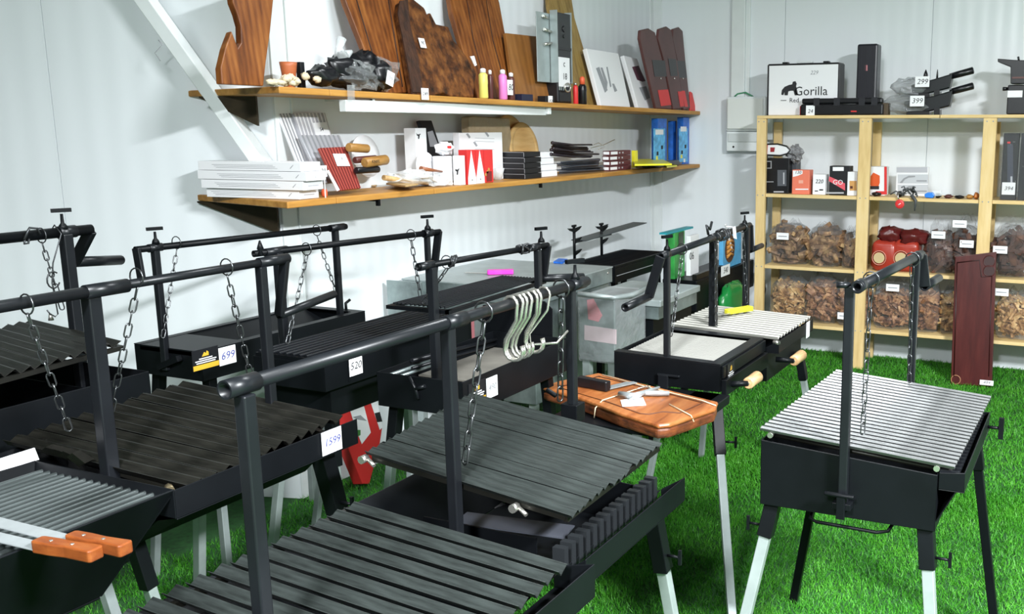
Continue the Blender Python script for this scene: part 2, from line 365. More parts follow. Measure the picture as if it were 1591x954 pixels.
# ---------------------------------------------------------------- shelving unit on the back wall
UX = 6.27
UZ = [0.272, 0.664, 1.148, 1.645]
UN = thing('shelving_unit', 'pale pine shelving unit against the back wall', 'shelving', (6.46, 1.0, 0))
for y0, y1 in ((2.075, 2.14), (1.372, 1.45), (0.612, 0.690), (-0.10, -0.02)):
    build('post', MB().box(UX, UX + 0.035, y0, y1, 0, UZ[3] - 0.0005), PINE, UN, 0.003)
    ym = (y0 + y1) / 2 + 0.0
    build('post', MB().box(6.625, 6.66, ym - 0.028, ym + 0.028, 0, UZ[3] - 0.022), PINE, UN, 0.003)
for z in UZ:
    top = z == UZ[3]
    ys = [2.14, 0.95, -0.10] if top else [2.08, 1.41, 0.65, -0.03]
    for a, b_ in zip(ys[:-1], ys[1:]):
        x0 = UX - 0.002 if top else UX + 0.036
        build('shelf_board', MB().box(x0, 6.62, b_ + 0.002, a - 0.002, z - (-0.0005 if top else 0.02), z + (0.02 if top else 0.0)), PINEH, UN, 0.002)
    if not top:
        for a, b_ in ((2.074, 1.451), (1.371, 0.691), (0.611, -0.019)):
            build('front_batten', MB().box(UX + 0.012, UX + 0.0355, b_, a, z - 0.022, z), PINEH, UN, 0.002)
    for y0, y1 in ((2.075, 2.14), (1.372, 1.45), (0.612, 0.690), (-0.10, -0.02)):
        for dy in (0.018, -0.018):
            build('screw', MB().lathe((UX, (y0 + y1) / 2 + dy, z - 0.01 if not top else z - 0.02), [(0.0045, 0), (0.004, 0.0015)], 8, (-1, 0, 0)), GREY, UN)
UZT = UZ[3] + 0.0205
cab = at_x(1189, 320, 6.6)
tagit(build('power_cable', MB().tube([V((6.6, cab.y + 0.012 * math.sin(k * 1.7), 1.6 - 0.083 * k)) for k in range(17)], 0.005, 6), BLKPL), 'thin black cable hanging behind the left post of the shelving unit', 'cable')

# electrical box and conduit
t = thing('fuse_box', 'white fuse box with cable trunking on the back wall beside the shelving', 'fuse box', (6.64, 2.37, 1.42))
build('casing', MB().box(6.60, 6.699, 2.19, 2.485, 1.56, 1.80), WHITEST, t, 0.012)
build('cover', MB().box(6.585, 6.5995, 2.205, 2.47, 1.575, 1.785), mat('cream_plastic', (0.74, 0.77, 0.74), 0.4), t, 0.006)
build('lower_box', MB().box(6.615, 6.699, 2.2, 2.485, 1.42, 1.558), WHITEST, t, 0.006)
build('window_strip', MB().box(6.607, 6.6148, 2.235, 2.47, 1.485, 1.545), mat('smoked_window', (0.62, 0.66, 0.66), 0.2), t, 0.003)
build('screw', MB().lathe((6.6145, 2.43, 1.45), [(0.008, 0), (0.006, 0.003)], 10, (-1, 0, 0)), BLKPL, t)
build('cable_trunking', MB().box(6.66, 6.699, 2.372, 2.47, 1.801, CEILZ - 0.01).box(6.68, 6.699, 2.34, 2.372, 1.801, CEILZ - 0.01), WHITEST, t, 0.003)
build('cable', MB().tube([V((6.65, 2.30, 1.80)), V((6.66, 2.36, 1.83)), V((6.66, 2.42, 1.82)), V((6.65, 2.44, 1.80))], 0.006, 6), mat('green_cable', (0.05, 0.25, 0.12), 0.5), t)
build('side_box', MB().box(6.64, 6.699, 2.147, 2.186, 1.50, 1.79), WHITEST, t, 0.003)
# ---------------------------------------------------------------- grill parts
_cache = {}
def vmesh(m):                       # unit V-channel bar: length along x 0..1, width along y -0.5..0.5, open upwards
    k = ('v', m.name)
    if k not in _cache:
        pr = [(-0.5, -0.02), (-0.44, -0.02), (-0.22, -0.40), (0.43, 0.0), (0.5, 0.0), (-0.24, -0.50)]
        mb = MB(); mb.prism([V((0, y, z)) for y, z in pr], X1)
        me = finish_mesh('bar', mb, V((0, 0, 0))); me.materials.append(m); _cache[k] = me
    return _cache[k]
def rmesh(m):                       # unit round bar
    k = ('r', m.name)
    if k not in _cache:
        me = finish_mesh('bar', MB().tube([V((0, 0, 0)), V((1, 0, 0))], 0.5, 8), V((0, 0, 0))); me.materials.append(m); _cache[k] = me
    return _cache[k]
def bars(grate, nl, nr, fr, fl, n, m, fill=0.86, round_=False, depth=1.0, jit=0.0):
    # nl, nr: near edge left and right ends; fl, fr far edge.  Bars run left-right, laid out from near to far.
    nl, nr, fr, fl = V(nl), V(nr), V(fr), V(fl)
    up = (nr - nl).cross(fl - nl).normalized(); up = up if up.z > 0 else -up
    pit = (fl - nl).length / n
    for i in range(n):
        t = (i + 0.5) / n; a = nl.lerp(fl, t); b_ = nr.lerp(fr, t)
        if jit: a = a + up * random.uniform(-jit, jit); b_ = b_ + up * random.uniform(-jit, jit) + (b_ - a).normalized() * random.uniform(-jit, jit) * 3
        d = b_ - a; w_ = up.cross(d).normalized(); h = pit * fill
        mw = Matrix(((d.x, w_.x * h, up.x * h * depth, a.x), (d.y, w_.y * h, up.y * h * depth, a.y), (d.z, w_.z * h, up.z * h * depth, a.z), (0, 0, 0, 1)))
        inst('bar', rmesh(m) if round_ else vmesh(m), mw, grate)
def linkmesh(L, wr, m):
    k = ('l', L, wr, m.name)
    if k not in _cache:
        h = L / 2 - L * 0.19; r = L * 0.19; pts = []
        for i in range(5): a = -math.pi / 2 + math.pi * i / 4; pts.append(V((h + r * math.cos(a), r * math.sin(a), 0)))
        for i in range(5): a = math.pi / 2 + math.pi * i / 4; pts.append(V((-h + r * math.cos(a), r * math.sin(a), 0)))
        me = finish_mesh('link', MB().tube(pts, wr, 6, True), V((0, 0, 0))); me.materials.append(m); _cache[k] = me
    return _cache[k]
def chain(parent, p, q, m=None, L=0.034, wr=0.0018, loop_r=0.021, ax=X1, sag=0.0):
    p, q = V(p), V(q); m = m or DCHAIN
    u, w_ = perp(V(ax)); c = build('chain', MB().tube([p + u * loop_r * math.cos(a) + w_ * loop_r * math.sin(a) for a in [2 * math.pi * i / 14 for i in range(14)]], wr, 6, True), m, parent)
    st = p - Z1 * loop_r; n = max(2, round((q - st).length / (L * 0.82)))
    pts = [st.lerp(q, i / n) - Z1 * sag * math.sin(math.pi * i / n) for i in range(n + 1)]
    for i in range(n):
        a, b_ = pts[i], pts[i + 1]; d = (b_ - a).normalized(); s_, t_ = perp(d)
        ang = 0.5 + (math.pi / 2 if i % 2 else 0) + random.uniform(-0.25, 0.25)
        s2 = s_ * math.cos(ang) + t_ * math.sin(ang); t2 = d.cross(s2); o = (a + b_) / 2
        inst('link', linkmesh(L, wr, m), Matrix(((d.x, s2.x, t2.x, o.x), (d.y, s2.y, t2.y, o.y), (d.z, s2.z, t2.z, o.z), (0, 0, 0, 1))), c)
    return c
def leg(parent, top, foot, sl=0.13, wd=0.036, scr=None, lm=None):
    top = V(top); foot = V((foot[0], foot[1], 0.0)); d = (foot - top).normalized(); e = top + d * sl
    build('leg_socket', MB().beam(top, e, wd), BLACK, parent, 0.002)
    lg = build('leg', MB().beam(e - d * 0.02, foot, wd * 0.74), lm or GALVLEG, parent, 0.002)
    if scr:
        s_ = V(scr); c = top + d * sl * 0.72
        build('clamp_screw', MB().tube([c + s_ * wd * 0.5, c + s_ * (wd * 0.5 + 0.035)], 0.004, 8).beam(c + s_ * (wd * 0.5 + 0.036) - Z1 * 0.02, c + s_ * (wd * 0.5 + 0.036) + Z1 * 0.02, 0.008), BLACK, parent)
def knob(parent, c, ax=(0.93, -0.36, 0), h=0.046, wd=0.05):         # T-handled locking screw standing on the bar collar
    c = V(c); ax = V(ax).normalized()
    build('locking_screw', MB().lathe(c - Z1 * 0.004, [(0.013, 0), (0.011, 0.010), (0.005, 0.018), (0.004, h - 0.006)], 10).beam(c + Z1 * h - ax * wd / 2, c + Z1 * h + ax * wd / 2, 0.011, 0.011), BLACK, parent)
def post(parent, x, y, z0, z1, wd=0.036):
    return build('post', MB().box(x - wd / 2, x + wd / 2, y - wd / 2, y + wd / 2, z0, z1), BARPIPE, parent, 0.003)
def crossbar(parent, p, q, r=0.019, m=None):
    return build('crossbar', MB().pipe(p, q, r, r * 0.78, 18), m or BARPIPE, parent)
def collar(parent, c, r=0.025, L=0.06, ax=X1):
    c = V(c); return build('collar', MB().pipe(c - ax * L / 2, c + ax * L / 2, r, r * 0.8, 18), BARPIPE, parent)
def crank(parent, p, elbow, end, r=0.015, wd=0.036, th=0.01, upv=(1, 0, 0)):
    build('crank_arm', MB().beam(p, elbow, th, wd, V((0, 0, 1)).cross(V((0, 1, 0))) if False else None) if False else MB().beam(p, elbow, wd, th, upv), BARPIPE, parent, 0.002)
    build('crank_handle', MB().pipe(elbow, end, r, r * 0.7, 14), BARPIPE, parent)
def sheetbox(x0, x1, y0, y1, z0, zn_l, zn_r, zf_l, zf_r, th=0.004, floor=True, mb=None, inset=0.0):
    # open sheet-metal box; left is +y; near is x0; corner heights near/far, left/right
    mb = mb or MB(); i = inset
    mb.slab((x0, y1 - i, z0), (x0, y0 + i, z0), (x0, y0, zn_r), (x0, y1, zn_l), th)
    mb.slab((x1, y0 + i, z0), (x1, y1 - i, z0), (x1, y1, zf_l), (x1, y0, zf_r), th)
    mb.slab((x0, y0 + i, z0), (x1, y0 + i, z0), (x1, y0, zf_r), (x0, y0, zn_r), th)
    mb.slab((x1, y1 - i, z0), (x0, y1 - i, z0), (x0, y1, zn_l), (x1, y1, zf_l), th)
    if floor: mb.box(x0 + th, x1 - th, y0 + i + th, y1 - i - th, z0, z0 + th)
    return mb
def trough(parent, x0, x1, yi, yo, zi, zo, dp=0.045, th=0.003):
    # grease channel along the right edge: inner side yi, outer side yo (yo < yi)
    mb = MB(); zb = zo - dp
    mb.slab((x0, yo, zb), (x1, yo, zb), (x1, yo, zo), (x0, yo, zo), th)
    mb.box(x0, x1, yo, yi, zb - th, zb)
    mb.slab((x0, yi, zb), (x0, yo, zb), (x0, yo, zo), (x0, yi, zi), th).slab((x1, yo, zb), (x1, yi, zb), (x1, yi, zi), (x1, yo, zo), th)
    return build('grease_trough', mb, BLACK, parent, 0.0015)
def sticker(parent, c, r, u, wd, ht):       # black and gold maker's label
    t = patch(parent, 'maker_label', c, r, u, wd, ht, BLKCARD)
    c = V(c); r = V(r).normalized(); n = r.cross(V(u)).normalized(); u = n.cross(r)
    patch(t, 'gold_band', c - u * ht * 0.36, r, u, wd * 0.98, ht * 0.24, YEL, 0.0022)
    build('flame_mark', MB().prism([c + n * 0.0022 + u * ht * a + r * wd * b_ for a, b_ in ((0.14, -0.14), (0.14, 0.12), (0.30, 0.12), (0.38, 0.06), (0.26, 0.02), (0.34, -0.04), (0.22, -0.1))], n * 0.0006), YEL, t)
    for k, fw in enumerate((0.5, 0.8, 0.72)):
        patch(t, 'print_line', c + u * ht * (0.04 - 0.1 * k), r, u, wd * fw, ht * 0.045, WHITE, 0.0022)

# ---------------------------------------------------------------- grill: bright V bars, front right (alone on the grass)
J = thing('grill', 'free-standing black grill with bright silver V-bar grate on the open grass', 'grill', (2.661, 0.543, 0.152))
x0, x1 = 2.3711, 2.9413
build('fire_box', sheetbox(x0, x1, 0.3213, 0.7837, 0.5955, 0.7764, 0.7457, 0.7855, 0.7602), BLACK, J, 0.002)
mb = MB().slab((2.373, 0.3186, 0.6226), (2.941, 0.3186, 0.6226), (2.941, 0.2625, 0.7312), (2.373, 0.2625, 0.7312), 0.003)
build('drip_flange', mb, BLACK, J)
trough(J, x0, x1, 0.3186, 0.2561, 0.7529, 0.7602, 0.05)
gr = build('grate', MB().tube([(2.398, 0.7692, 0.7855), (2.398, 0.2896, 0.7511)], 0.006).tube([(2.914, 0.7511, 0.8081), (2.914, 0.2715, 0.7764)], 0.006).tube([(2.398, 0.7602, 0.7855), (2.914, 0.7511, 0.8081)], 0.006), RAW, J)
bars(gr, (2.367, 0.7892, 0.809), (2.367, 0.2824, 0.7728), (2.941, 0.2552, 0.8108), (2.941, 0.724, 0.8443), 23, BRIGHT, 0.68)
for y, z in ((0.7602, 0.7900), (0.3258, 0.7602)):
    build('grate_lug', MB().lathe((x0 + 0.004, y, z), [(0.008, 0), (0.008, 0.02)], 8, (1, 0, 0)), CHROME, J)
post(J, 2.3566, 0.5539, 0.6317, 1.2108, 0.0235); post(J, 2.9575, 0.4959, 0.5955, 1.2063, 0.0217)
build('post_clamp', MB().box(2.338, 2.369, 0.5294, 0.5783, 0.6271, 0.6452).tube([(2.333, 0.5973, 0.6697), (2.333, 0.5204, 0.6697)], 0.006).box(2.33, 2.339, 0.543, 0.5656, 0.6045, 0.6678), BLACK, J, 0.002)
crossbar(J, (2.33, 0.5312, 1.211), (3.023, 0.4932, 1.211), 0.0135)
collar(J, (2.356, 0.5303, 1.211), 0.0165, 0.045); collar(J, (2.958, 0.4959, 1.211), 0.0165, 0.05)
build('locking_screw', MB().tube([(2.353, 0.5521, 1.211), (2.339, 0.5837, 1.213)], 0.008, 8), BARPIPE, J)
crank(J, (3.018, 0.4932, 1.211), (3.027, 0.4797, 1.111), (3.222, 0.4661, 1.111), 0.014)
chain(J, (2.462, 0.5249, 1.211), (2.407, 0.5204, 0.8172), CHAIN); chain(J, (2.896, 0.4978, 1.211), (2.91, 0.4932, 0.8353), CHAIN)
leg(J, (2.407, 0.7557, 0.5955), (2.315, 0.8617), 0.10, 0.04, (0, 1, 0)); leg(J, (2.403, 0.3484, 0.5955), (2.333, 0.2787), 0.11, 0.04, (0, -1, 0))
leg(J, (2.896, 0.7511, 0.5955), (2.988, 0.8617), 0.14, 0.036, None, BLACK); leg(J, (2.914, 0.2987, 0.7221), (3.006, 0.2017), 0.14, 0.036, None, BLACK)
mb = MB()
for i in range(20): mb.box(x0 + 0.011 + i * 0.028, x0 + 0.020 + i * 0.028, 0.2715, 0.3186, 0.7312, 0.7565)
build('notched_rest', mb, BARPIPE, J)
build('ash_door_handle', MB().tube([(2.444, 0.6516, 0.5973), (2.403, 0.6516, 0.5638), (2.398, 0.6335, 0.5593), (2.394, 0.4706, 0.5593), (2.403, 0.4435, 0.5638), (2.434, 0.4254, 0.5973)], 0.005, 8), BLACK, J)
build('trough_knob', MB().tube([(2.896, 0.257, 0.7267), (2.896, 0.2217, 0.7267)], 0.005, 8).beam((2.896, 0.219, 0.695), (2.896, 0.219, 0.7583), 0.014), BLACK, J)

# ---------------------------------------------------------------- grill: two grates, foreground centre
F = thing('grill', 'long black grill in the foreground with tilted V-bar grate and three posts', 'grill', (1.65, 1.28, 0))
build('fire_box', sheetbox(1.665, 2.2, 1.0, 1.60, 0.56, 0.70, 0.66, 0.70, 0.66, inset=0.13), BLACK, F, 0.002)
build('fire_box', sheetbox(0.90, 1.655, 1.0, 1.60, 0.56, 0.70, 0.66, 0.70, 0.66, inset=0.13), BLACK, F, 0.002)
trough(F, 1.668, 2.2, 0.998, 0.93, 0.665, 0.708, 0.06); trough(F, 0.90, 1.652, 0.998, 0.90, 0.69, 0.712, 0.07)
mb = MB()
for i in range(15):
    x = 1.70 + i * 0.033
    mb.box(x, x + 0.017, 1.0, 1.03, 0.64, 0.705)
build('notched_rest', mb, mat('worn_black_steel', (0.022, 0.025, 0.028), 0.35, 0.3), F)
build('inner_shelf', MB().slab(*[at_z(a, c, 0.652) for a, c in ((726, 797), (704, 814), (876, 838), (893, 818))][::-1], 0.003), mat('lit_grey_plate', (0.055, 0.060, 0.075), 0.4), F)
build('inner_divider', MB().box(1.81, 1.815, 1.14, 1.46, 0.57, 0.66), BLACK, F)
gr = build('grate', MB().beam((1.725, 1.525, 0.825), (2.16, 1.56, 0.85), 0.016).beam((1.725, 1.01, 0.762), (2.16, 0.99, 0.79), 0.012).beam((1.73, 1.53, 0.826), (1.73, 1.01, 0.765), 0.012).beam((2.15, 1.55, 0.846), (2.15, 0.99, 0.785), 0.012), RAW, F)
bars(gr, (1.715, 1.545, 0.845), (1.715, 0.992, 0.778), (2.175, 0.985, 0.806), (2.175, 1.57, 0.868), 15, RAWG, 0.97, False, 0.75, 0.002)
for p in ((1.72, 1.545, 0.828), (1.72, 1.13, 0.775)):
    build('grate_lug', MB().lathe(p, [(0.01, 0), (0.01, 0.02)], 8, (-1, 0, 0)).tube([V(p), V(p) + V((-0.01, -0.03, -0.012))], 0.005), CHROME, F)
gr = build('grate', MB().beam((0.92, 1.55, 0.70), (1.63, 1.52, 0.735), 0.014).beam((0.92, 0.99, 0.655), (1.63, 0.985, 0.69), 0.014).beam((0.94, 1.56, 0.70), (0.94, 0.98, 0.656), 0.01).beam((1.62, 1.53, 0.734), (1.62, 0.98, 0.69), 0.01), RAW, F)
bars(gr, (0.93, 1.60, 0.722), (0.93, 0.955, 0.672), (1.632, 0.955, 0.712), (1.632, 1.50, 0.760), 15, RAWG, 0.74, False, 0.8, 0.002)
post(F, 1.135, 1.268, 0.1, 1.165, 0.0255); post(F, 1.705, 1.284, 0.52, 1.17, 0.0255); post(F, 2.255, 1.29, 0.62, 1.17, 0.0235)
build('post_clamp', MB().box(2.232, 2.28, 1.265, 1.315, 0.80, 0.85).tube([(2.235, 1.33, 0.87), (2.235, 1.36, 0.885)], 0.007), BLACK, F, 0.002)
crossbar(F, (1.122, 1.273, 1.18), (2.325, 1.278, 1.18), 0.0132)
build('collar', MB().pipe((1.10, 1.273, 1.18), (1.165, 1.273, 1.18), 0.0165, 0.0135, 18), BARPIPE, F)
collar(F, (1.72, 1.275, 1.18), 0.0165, 0.07); collar(F, (2.27, 1.278, 1.18), 0.0165, 0.07)
knob(F, (2.262, 1.279, 1.198), (0.93, -0.36, 0), 0.045, 0.06)
ch = chain(F, (1.83, 1.276, 1.18), (1.755, 1.29, 0.84), CHAIN, 0.044, 0.0026, 0.024)
chain(F, (2.185, 1.278, 1.18), (2.205, 1.30, 0.87), CHAIN, 0.044, 0.0026, 0.024)
leg(F, (2.15, 1.0, 0.62), (2.24, 0.93), 0.17, 0.04, (0, -1, 0)); leg(F, (2.14, 1.45, 0.56), (2.23, 1.68), 0.12, 0.04)
leg(F, (0.95, 1.15, 0.56), (0.86, 0.98), 0.12, 0.04); leg(F, (0.95, 1.45, 0.56), (0.86, 1.68), 0.12, 0.04); leg(F, (1.70, 1.45, 0.56), (1.68, 1.70), 0.12, 0.034)
# S hooks on its bar
for k in range(7):
    x = 1.945 + 0.021 * k + random.uniform(-0.004, 0.004); y = 1.275; sw = random.uniform(-0.012, 0.012); last = k == 6
    pts = [V((x, y - 0.018 * math.cos(t), 1.18 + 0.018 * math.sin(t))) for t in [math.pi * 1.15 - i * math.pi * 1.15 / 7 for i in range(8)]]
    pts += [V((x + sw * 0.4, y - 0.012, 1.14)), V((x + sw * 0.7, y + 0.022, 1.09))]
    cx_ = V((x + sw, y + 0.002, 1.065))
    pts += [cx_ + V((0, 0.026 * math.cos(t), 0.026 * math.sin(t))) for t in [-i * math.pi * 1.15 / 7 for i in range(8)]]
    tagit(build('s_hook', MB().tube(pts, 0.0043, 8), CHROME), ('leftmost', 'second', 'third', 'fourth', 'fifth', 'sixth')[k] + (' chrome S-hook of the bunch' if k == 0 else ' chrome S-hook from the left in the bunch') + ' on the foreground grill bar', 'hook', 'chrome hooks on the bar') if not last else tagit(build('s_hook', MB().tube([p + V((0.025, 0, 0)) for p in pts[:9]] + [V((x, y + 0.03, 1.08)), V((x - 0.01, y + 0.02, 1.055)), V((x + 0.05, y - 0.02, 1.05)), V((x + 0.09, y - 0.03, 1.075))], 0.0032, 8), CHROME), 'chrome S-hook twisted apart at the right end of the hook bunch', 'hook', 'chrome hooks on the bar')

# ---------------------------------------------------------------- grill: price 1599, left
B = thing('grill', 'black grill with dark V-bar grate and 1599 price tag, left foreground', 'grill', (1.5, 2.0, 0))
build('fire_box', sheetbox(1.335, 1.855, 1.745, 2.33, 0.70, 0.84, 0.80, 0.86, 0.82, inset=0.13), BLACK, B, 0.002)
trough(B, 1.31, 1.845, 1.742, 1.68, 0.80, 0.872, 0.062)
gr = build('grate', MB().beam((1.40, 2.27, 0.855), (1.83, 2.25, 0.87), 0.014).beam((1.40, 1.76, 0.812), (1.83, 1.75, 0.826), 0.014).beam((1.41, 2.28, 0.855), (1.41, 1.75, 0.812), 0.01).beam((1.82, 2.26, 0.87), (1.82, 1.74, 0.826), 0.01), RAW, B)
bars(gr, (1.375, 2.33, 0.873), (1.395, 1.755, 0.843), (1.865, 1.745, 0.868), (1.865, 2.31, 0.90), 12, RAW, 0.93, False, 0.85, 0.002)
for p in ((1.39, 1.80, 0.832), (1.39, 1.745, 0.826)):
    build('grate_lug', MB().lathe(p, [(0.009, 0), (0.009, 0.025)], 8, (-0.6, -1, 0)), mat('old_brass', (0.25, 0.2, 0.12), 0.4, 0.8), B)
tag(B, at_y(515, 685, 1.6765) , X1, Z1, 0.066, 0.058, '1599', INK, 0.027)
post(B, 1.392, 1.985, 0.62, 1.24, 0.030); post(B, 1.862, 1.985, 0.70, 1.24, 0.0225)
crossbar(B, (0.75, 1.955, 1.25), (1.41, 1.97, 1.25), 0.0125); crossbar(B, (1.40, 1.975, 1.251), (1.95, 1.985, 1.25), 0.0105)
collar(B, (1.42, 1.972, 1.25), 0.0155, 0.10); collar(B, (1.905, 1.985, 1.25), 0.0135, 0.10)
crank(B, (1.945, 1.985, 1.25), at_x(434, 490, 1.945), at_x(519, 457, 2.20), 0.0115, 0.026, 0.014)
build('locking_screw', MB().lathe((1.865, 1.985, 1.27), [(0.010, 0), (0.004, 0.010), (0.009, 0.016), (0.002, 0.038)], 10), BLACK, B)
chain(B, at_y(41, 473, 1.958), at_y(108, 668, 1.99), CHAIN); 
chain(B, at_y(212, 431, 1.977), at_y(172, 640, 2.02), CHAIN); chain(B, at_y(352, 415, 1.981), at_y(389, 583, 1.99), CHAIN)
leg(B, (1.81, 1.77, 0.78), (1.93, 1.70), 0.19, 0.042, (0, -1, 0)); leg(B, (1.80, 2.2, 0.70), (1.90, 2.40), 0.13, 0.034)
leg(B, (0.80, 1.78, 0.62), (0.72, 1.68), 0.13, 0.04); leg(B, (1.37, 1.90, 0.70), (1.47, 1.84), 0.12, 0.030); leg(B, (1.39, 2.18, 0.70), (1.36, 2.30), 0.12, 0.030)
# its ember basket
bk = MB()
xa, xb = 0.62, 1.312
bk.slab((xb - 0.10, 2.02, 0.66), (xb - 0.10, 1.80, 0.66), (xb, 1.68, 0.872), (xb, 2.115, 0.872), 0.004)
bk.slab((xa, 1.80, 0.66), (xb - 0.10, 1.80, 0.66), (xb, 1.68, 0.872), (xa, 1.68, 0.872), 0.004) if False else bk.slab((xb - 0.10, 1.80, 0.66), (xa, 1.80, 0.66), (xa, 1.68, 0.872), (xb, 1.68, 0.872), -0.004)
bk.slab((xa, 2.02, 0.66), (xb - 0.10, 2.02, 0.66), (xb, 2.115, 0.872), (xa, 2.115, 0.872), -0.004)
bk.box(xa, xb - 0.10, 1.80, 2.02, 0.655, 0.66)
bb = build('ember_basket', bk, BLACK, B, 0.0015)
gr = build('grate', MB().beam((xa, 2.09, 0.842), (xa, 1.72, 0.842), 0.008).beam((xb - 0.03, 2.09, 0.842), (xb - 0.03, 1.72, 0.842), 0.008).beam((xa - 0.01, 2.085, 0.842), (xb - 0.02, 2.085, 0.842), 0.008), RAW, B)
bars(gr, (xb - 0.005, 1.705, 0.853), (xa, 1.705, 0.853), (xa, 2.095, 0.853), (xb - 0.005, 2.095, 0.853), 17, mat('worn_steel_rods', (0.085, 0.10, 0.10), 0.4, 0.7, 0.3, 10), 0.55, True)
for k in range(4): build('short_bar', MB().prism([at_y(a, c, 2.1 - 0.03 * k) for a, c in ((70 + 14 * k, 695 + 3 * k), (82 + 14 * k, 690 + 3 * k), (138 + 3 * k, 704 + 3 * k), (132, 711 + 3 * k))], V((0, 0.02, -0.012))), RAW, B)
c = build('white_strip', MB().slab(at_y(-70, 752, 2.12), at_y(61, 714, 2.125), at_y(54, 696, 2.125), at_y(-70, 735, 2.12), 0.003), WHITE, B)

# ---------------------------------------------------------------- grill: far left with raised grate and hooks on chain
A = thing('grill', 'black grill at the left edge with raised V-bar grate and hooked chain', 'grill', (1.45, 2.72, 0))
build('fire_box', sheetbox(0.8, 1.80, 2.46, 3.02, 0.64, 0.86, 0.86, 0.86, 0.86, inset=0.12), BLACK, A, 0.002)
mb = MB().slab((0.8, 2.42, 0.80), (1.845, 2.42, 0.80), (1.845, 2.42, 0.92), (0.8, 2.42, 0.92), 0.004).slab((1.845, 2.42, 0.80), (1.845, 3.03, 0.80), (1.845, 3.03, 0.92), (1.845, 2.42, 0.92), 0.004).box(0.8, 1.845, 2.42, 2.458, 0.796, 0.80).slab((1.845, 3.03, 0.80), (0.8, 3.03, 0.80), (0.8, 3.03, 0.92), (1.845, 3.03, 0.92), 0.004)
build('rim_band', mb, BLACK, A, 0.002)
nr, fr_ = at_y(-10, 582, 2.42), at_y(188, 529, 2.42); fl = at_y(48, 495, 2.98); nl = nr + (fl - fr_)
gr = build('grate', MB().beam(nr - Z1 * 0.02, fr_ - Z1 * 0.02, 0.012).beam(nl - Z1 * 0.02, fl - Z1 * 0.02, 0.012).beam(nr - Z1 * 0.02, nl - Z1 * 0.02, 0.010).beam(fr_ - Z1 * 0.02, fl - Z1 * 0.02, 0.010), RAW, A)
dx_ = nr - fr_
bars(gr, nl + dx_ * 0.8, nr + dx_ * 0.8, fr_, fl, 17, RAW, 0.95, False, 0.85, 0.002)
build('grate_lug', MB().lathe(fl.lerp(fr_, 0.25) + Z1 * 0.01, [(0.008, 0), (0.004, 0.02)], 8), CHROME, A)
post(A, 1.842, 2.705, 0.80, 1.295, 0.028)
crossbar(A, (0.6, 2.715, 1.30), (1.925, 2.71, 1.30), 0.015, BLACK); collar(A, (1.85, 2.71, 1.30), 0.018, 0.05)
knob(A, (1.838, 2.706, 1.313), h=0.05, wd=0.05)
crank(A, (1.925, 2.71, 1.30), at_x(116, 407, 1.925), at_x(187, 404, 2.14), 0.016, 0.036, 0.014)
chain(A, at_y(64, 366, 2.712), at_y(97, 480, 2.70), DCHAIN, 0.03); 
pa = at_y(84, 363, 2.71); pb = at_y(81, 440, 2.70)
build('hook_wire', MB().tube([pa + V((0, 0.02, 0.0)), pa + V((0.004, 0, 0.024)), pa + V((0.006, -0.022, 0)), pb.lerp(pa, 0.4), pb, at_y(90, 488, 2.7), at_y(86, 492, 2.7), at_y(78, 488, 2.7), at_y(73, 482, 2.7)], 0.002, 6).tube([at_y(83 + 10 * math.cos(t), 435 + 13 * math.sin(t), 2.695) for t in [0.3 + i * 0.5 for i in range(11)]], 0.0022, 6), DCHAIN, A)
build('wire_clip', MB().tube([at_y(a, c, 2.685) for a, c in ((38, 372), (44, 358), (46, 354), (58, 355), (62, 364))], 0.0035, 6).tube([at_y(a, c, 2.69) for a, c in ((38, 373), (38, 379), (44, 378), (45, 371))], 0.003, 6), DCHAIN, A)
for x in (0.9, 1.70):
    for y, s in ((2.60, -1), (2.88, 1)): leg(A, (x, y, 0.64), (x + (0.08 if x > 1 else -0.08), y + s * 0.06), 0.13, 0.04)
# ---------------------------------------------------------------- grill: price 699
C = thing('grill', 'closed black box grill with 699 price tag and chains near the left wall', 'grill', (2.65, 2.87, 0))
build('fire_box', sheetbox(2.262, 3.06, 2.71, 3.03, 0.755, 0.855, 0.855, 0.855, 0.855), BLACK, C, 0.002)
build('rim', MB().box(2.262, 3.06, 2.71, 2.745, 0.8555, 0.859).box(2.262, 3.06, 3.0, 3.03, 0.8555, 0.859).box(2.262, 2.45, 2.745, 3.0, 0.84, 0.858).box(3.02, 3.06, 2.745, 3.0, 0.8555, 0.859), BLACK, C)
build('inner_baffle', MB().slab((2.46, 2.85, 0.80), (3.02, 2.85, 0.80), (3.02, 3.0, 0.855), (2.46, 3.0, 0.855), 0.003), BLACK, C)
post(C, 2.258, 2.875, 0.78, 1.195, 0.022); post(C, 3.005, 2.79, 0.80, 1.195, 0.022)
crossbar(C, (2.19, 2.882, 1.20), (3.055, 2.778, 1.20), 0.0112, BLACK); collar(C, (2.258, 2.874, 1.20), 0.014, 0.05); collar(C, (3.01, 2.783, 1.20), 0.014, 0.08)
build('crank_arm', MB().beam((2.195, 2.882, 1.205), at_x(222, 445, 2.195), 0.03, 0.012, X1), BARPIPE, C, 0.002)
knob(C, (2.262, 2.873, 1.217))
build('post_clamp', MB().beam((2.25, 2.80, 0.83), (2.25, 2.90, 0.79), 0.02), BLACK, C)
build('hook_bolt', MB().tube([(3.05, 2.80, 0.858), (3.05, 2.80, 0.885), (3.075, 2.80, 0.895)], 0.006, 8), BLACK, C)
chain(C, at_y(274, 377, 2.865), at_y(253, 524, 2.85), CHAIN, 0.03); chain(C, at_y(492, 358, 2.80), at_y(525, 462, 2.80), CHAIN, 0.03)
sticker(C, at_y(319, 557, 2.7095), X1, Z1, 0.105, 0.07); tag(C, at_y(353, 552, 2.7095), X1, Z1, 0.07, 0.062, '699', INK, 0.038)
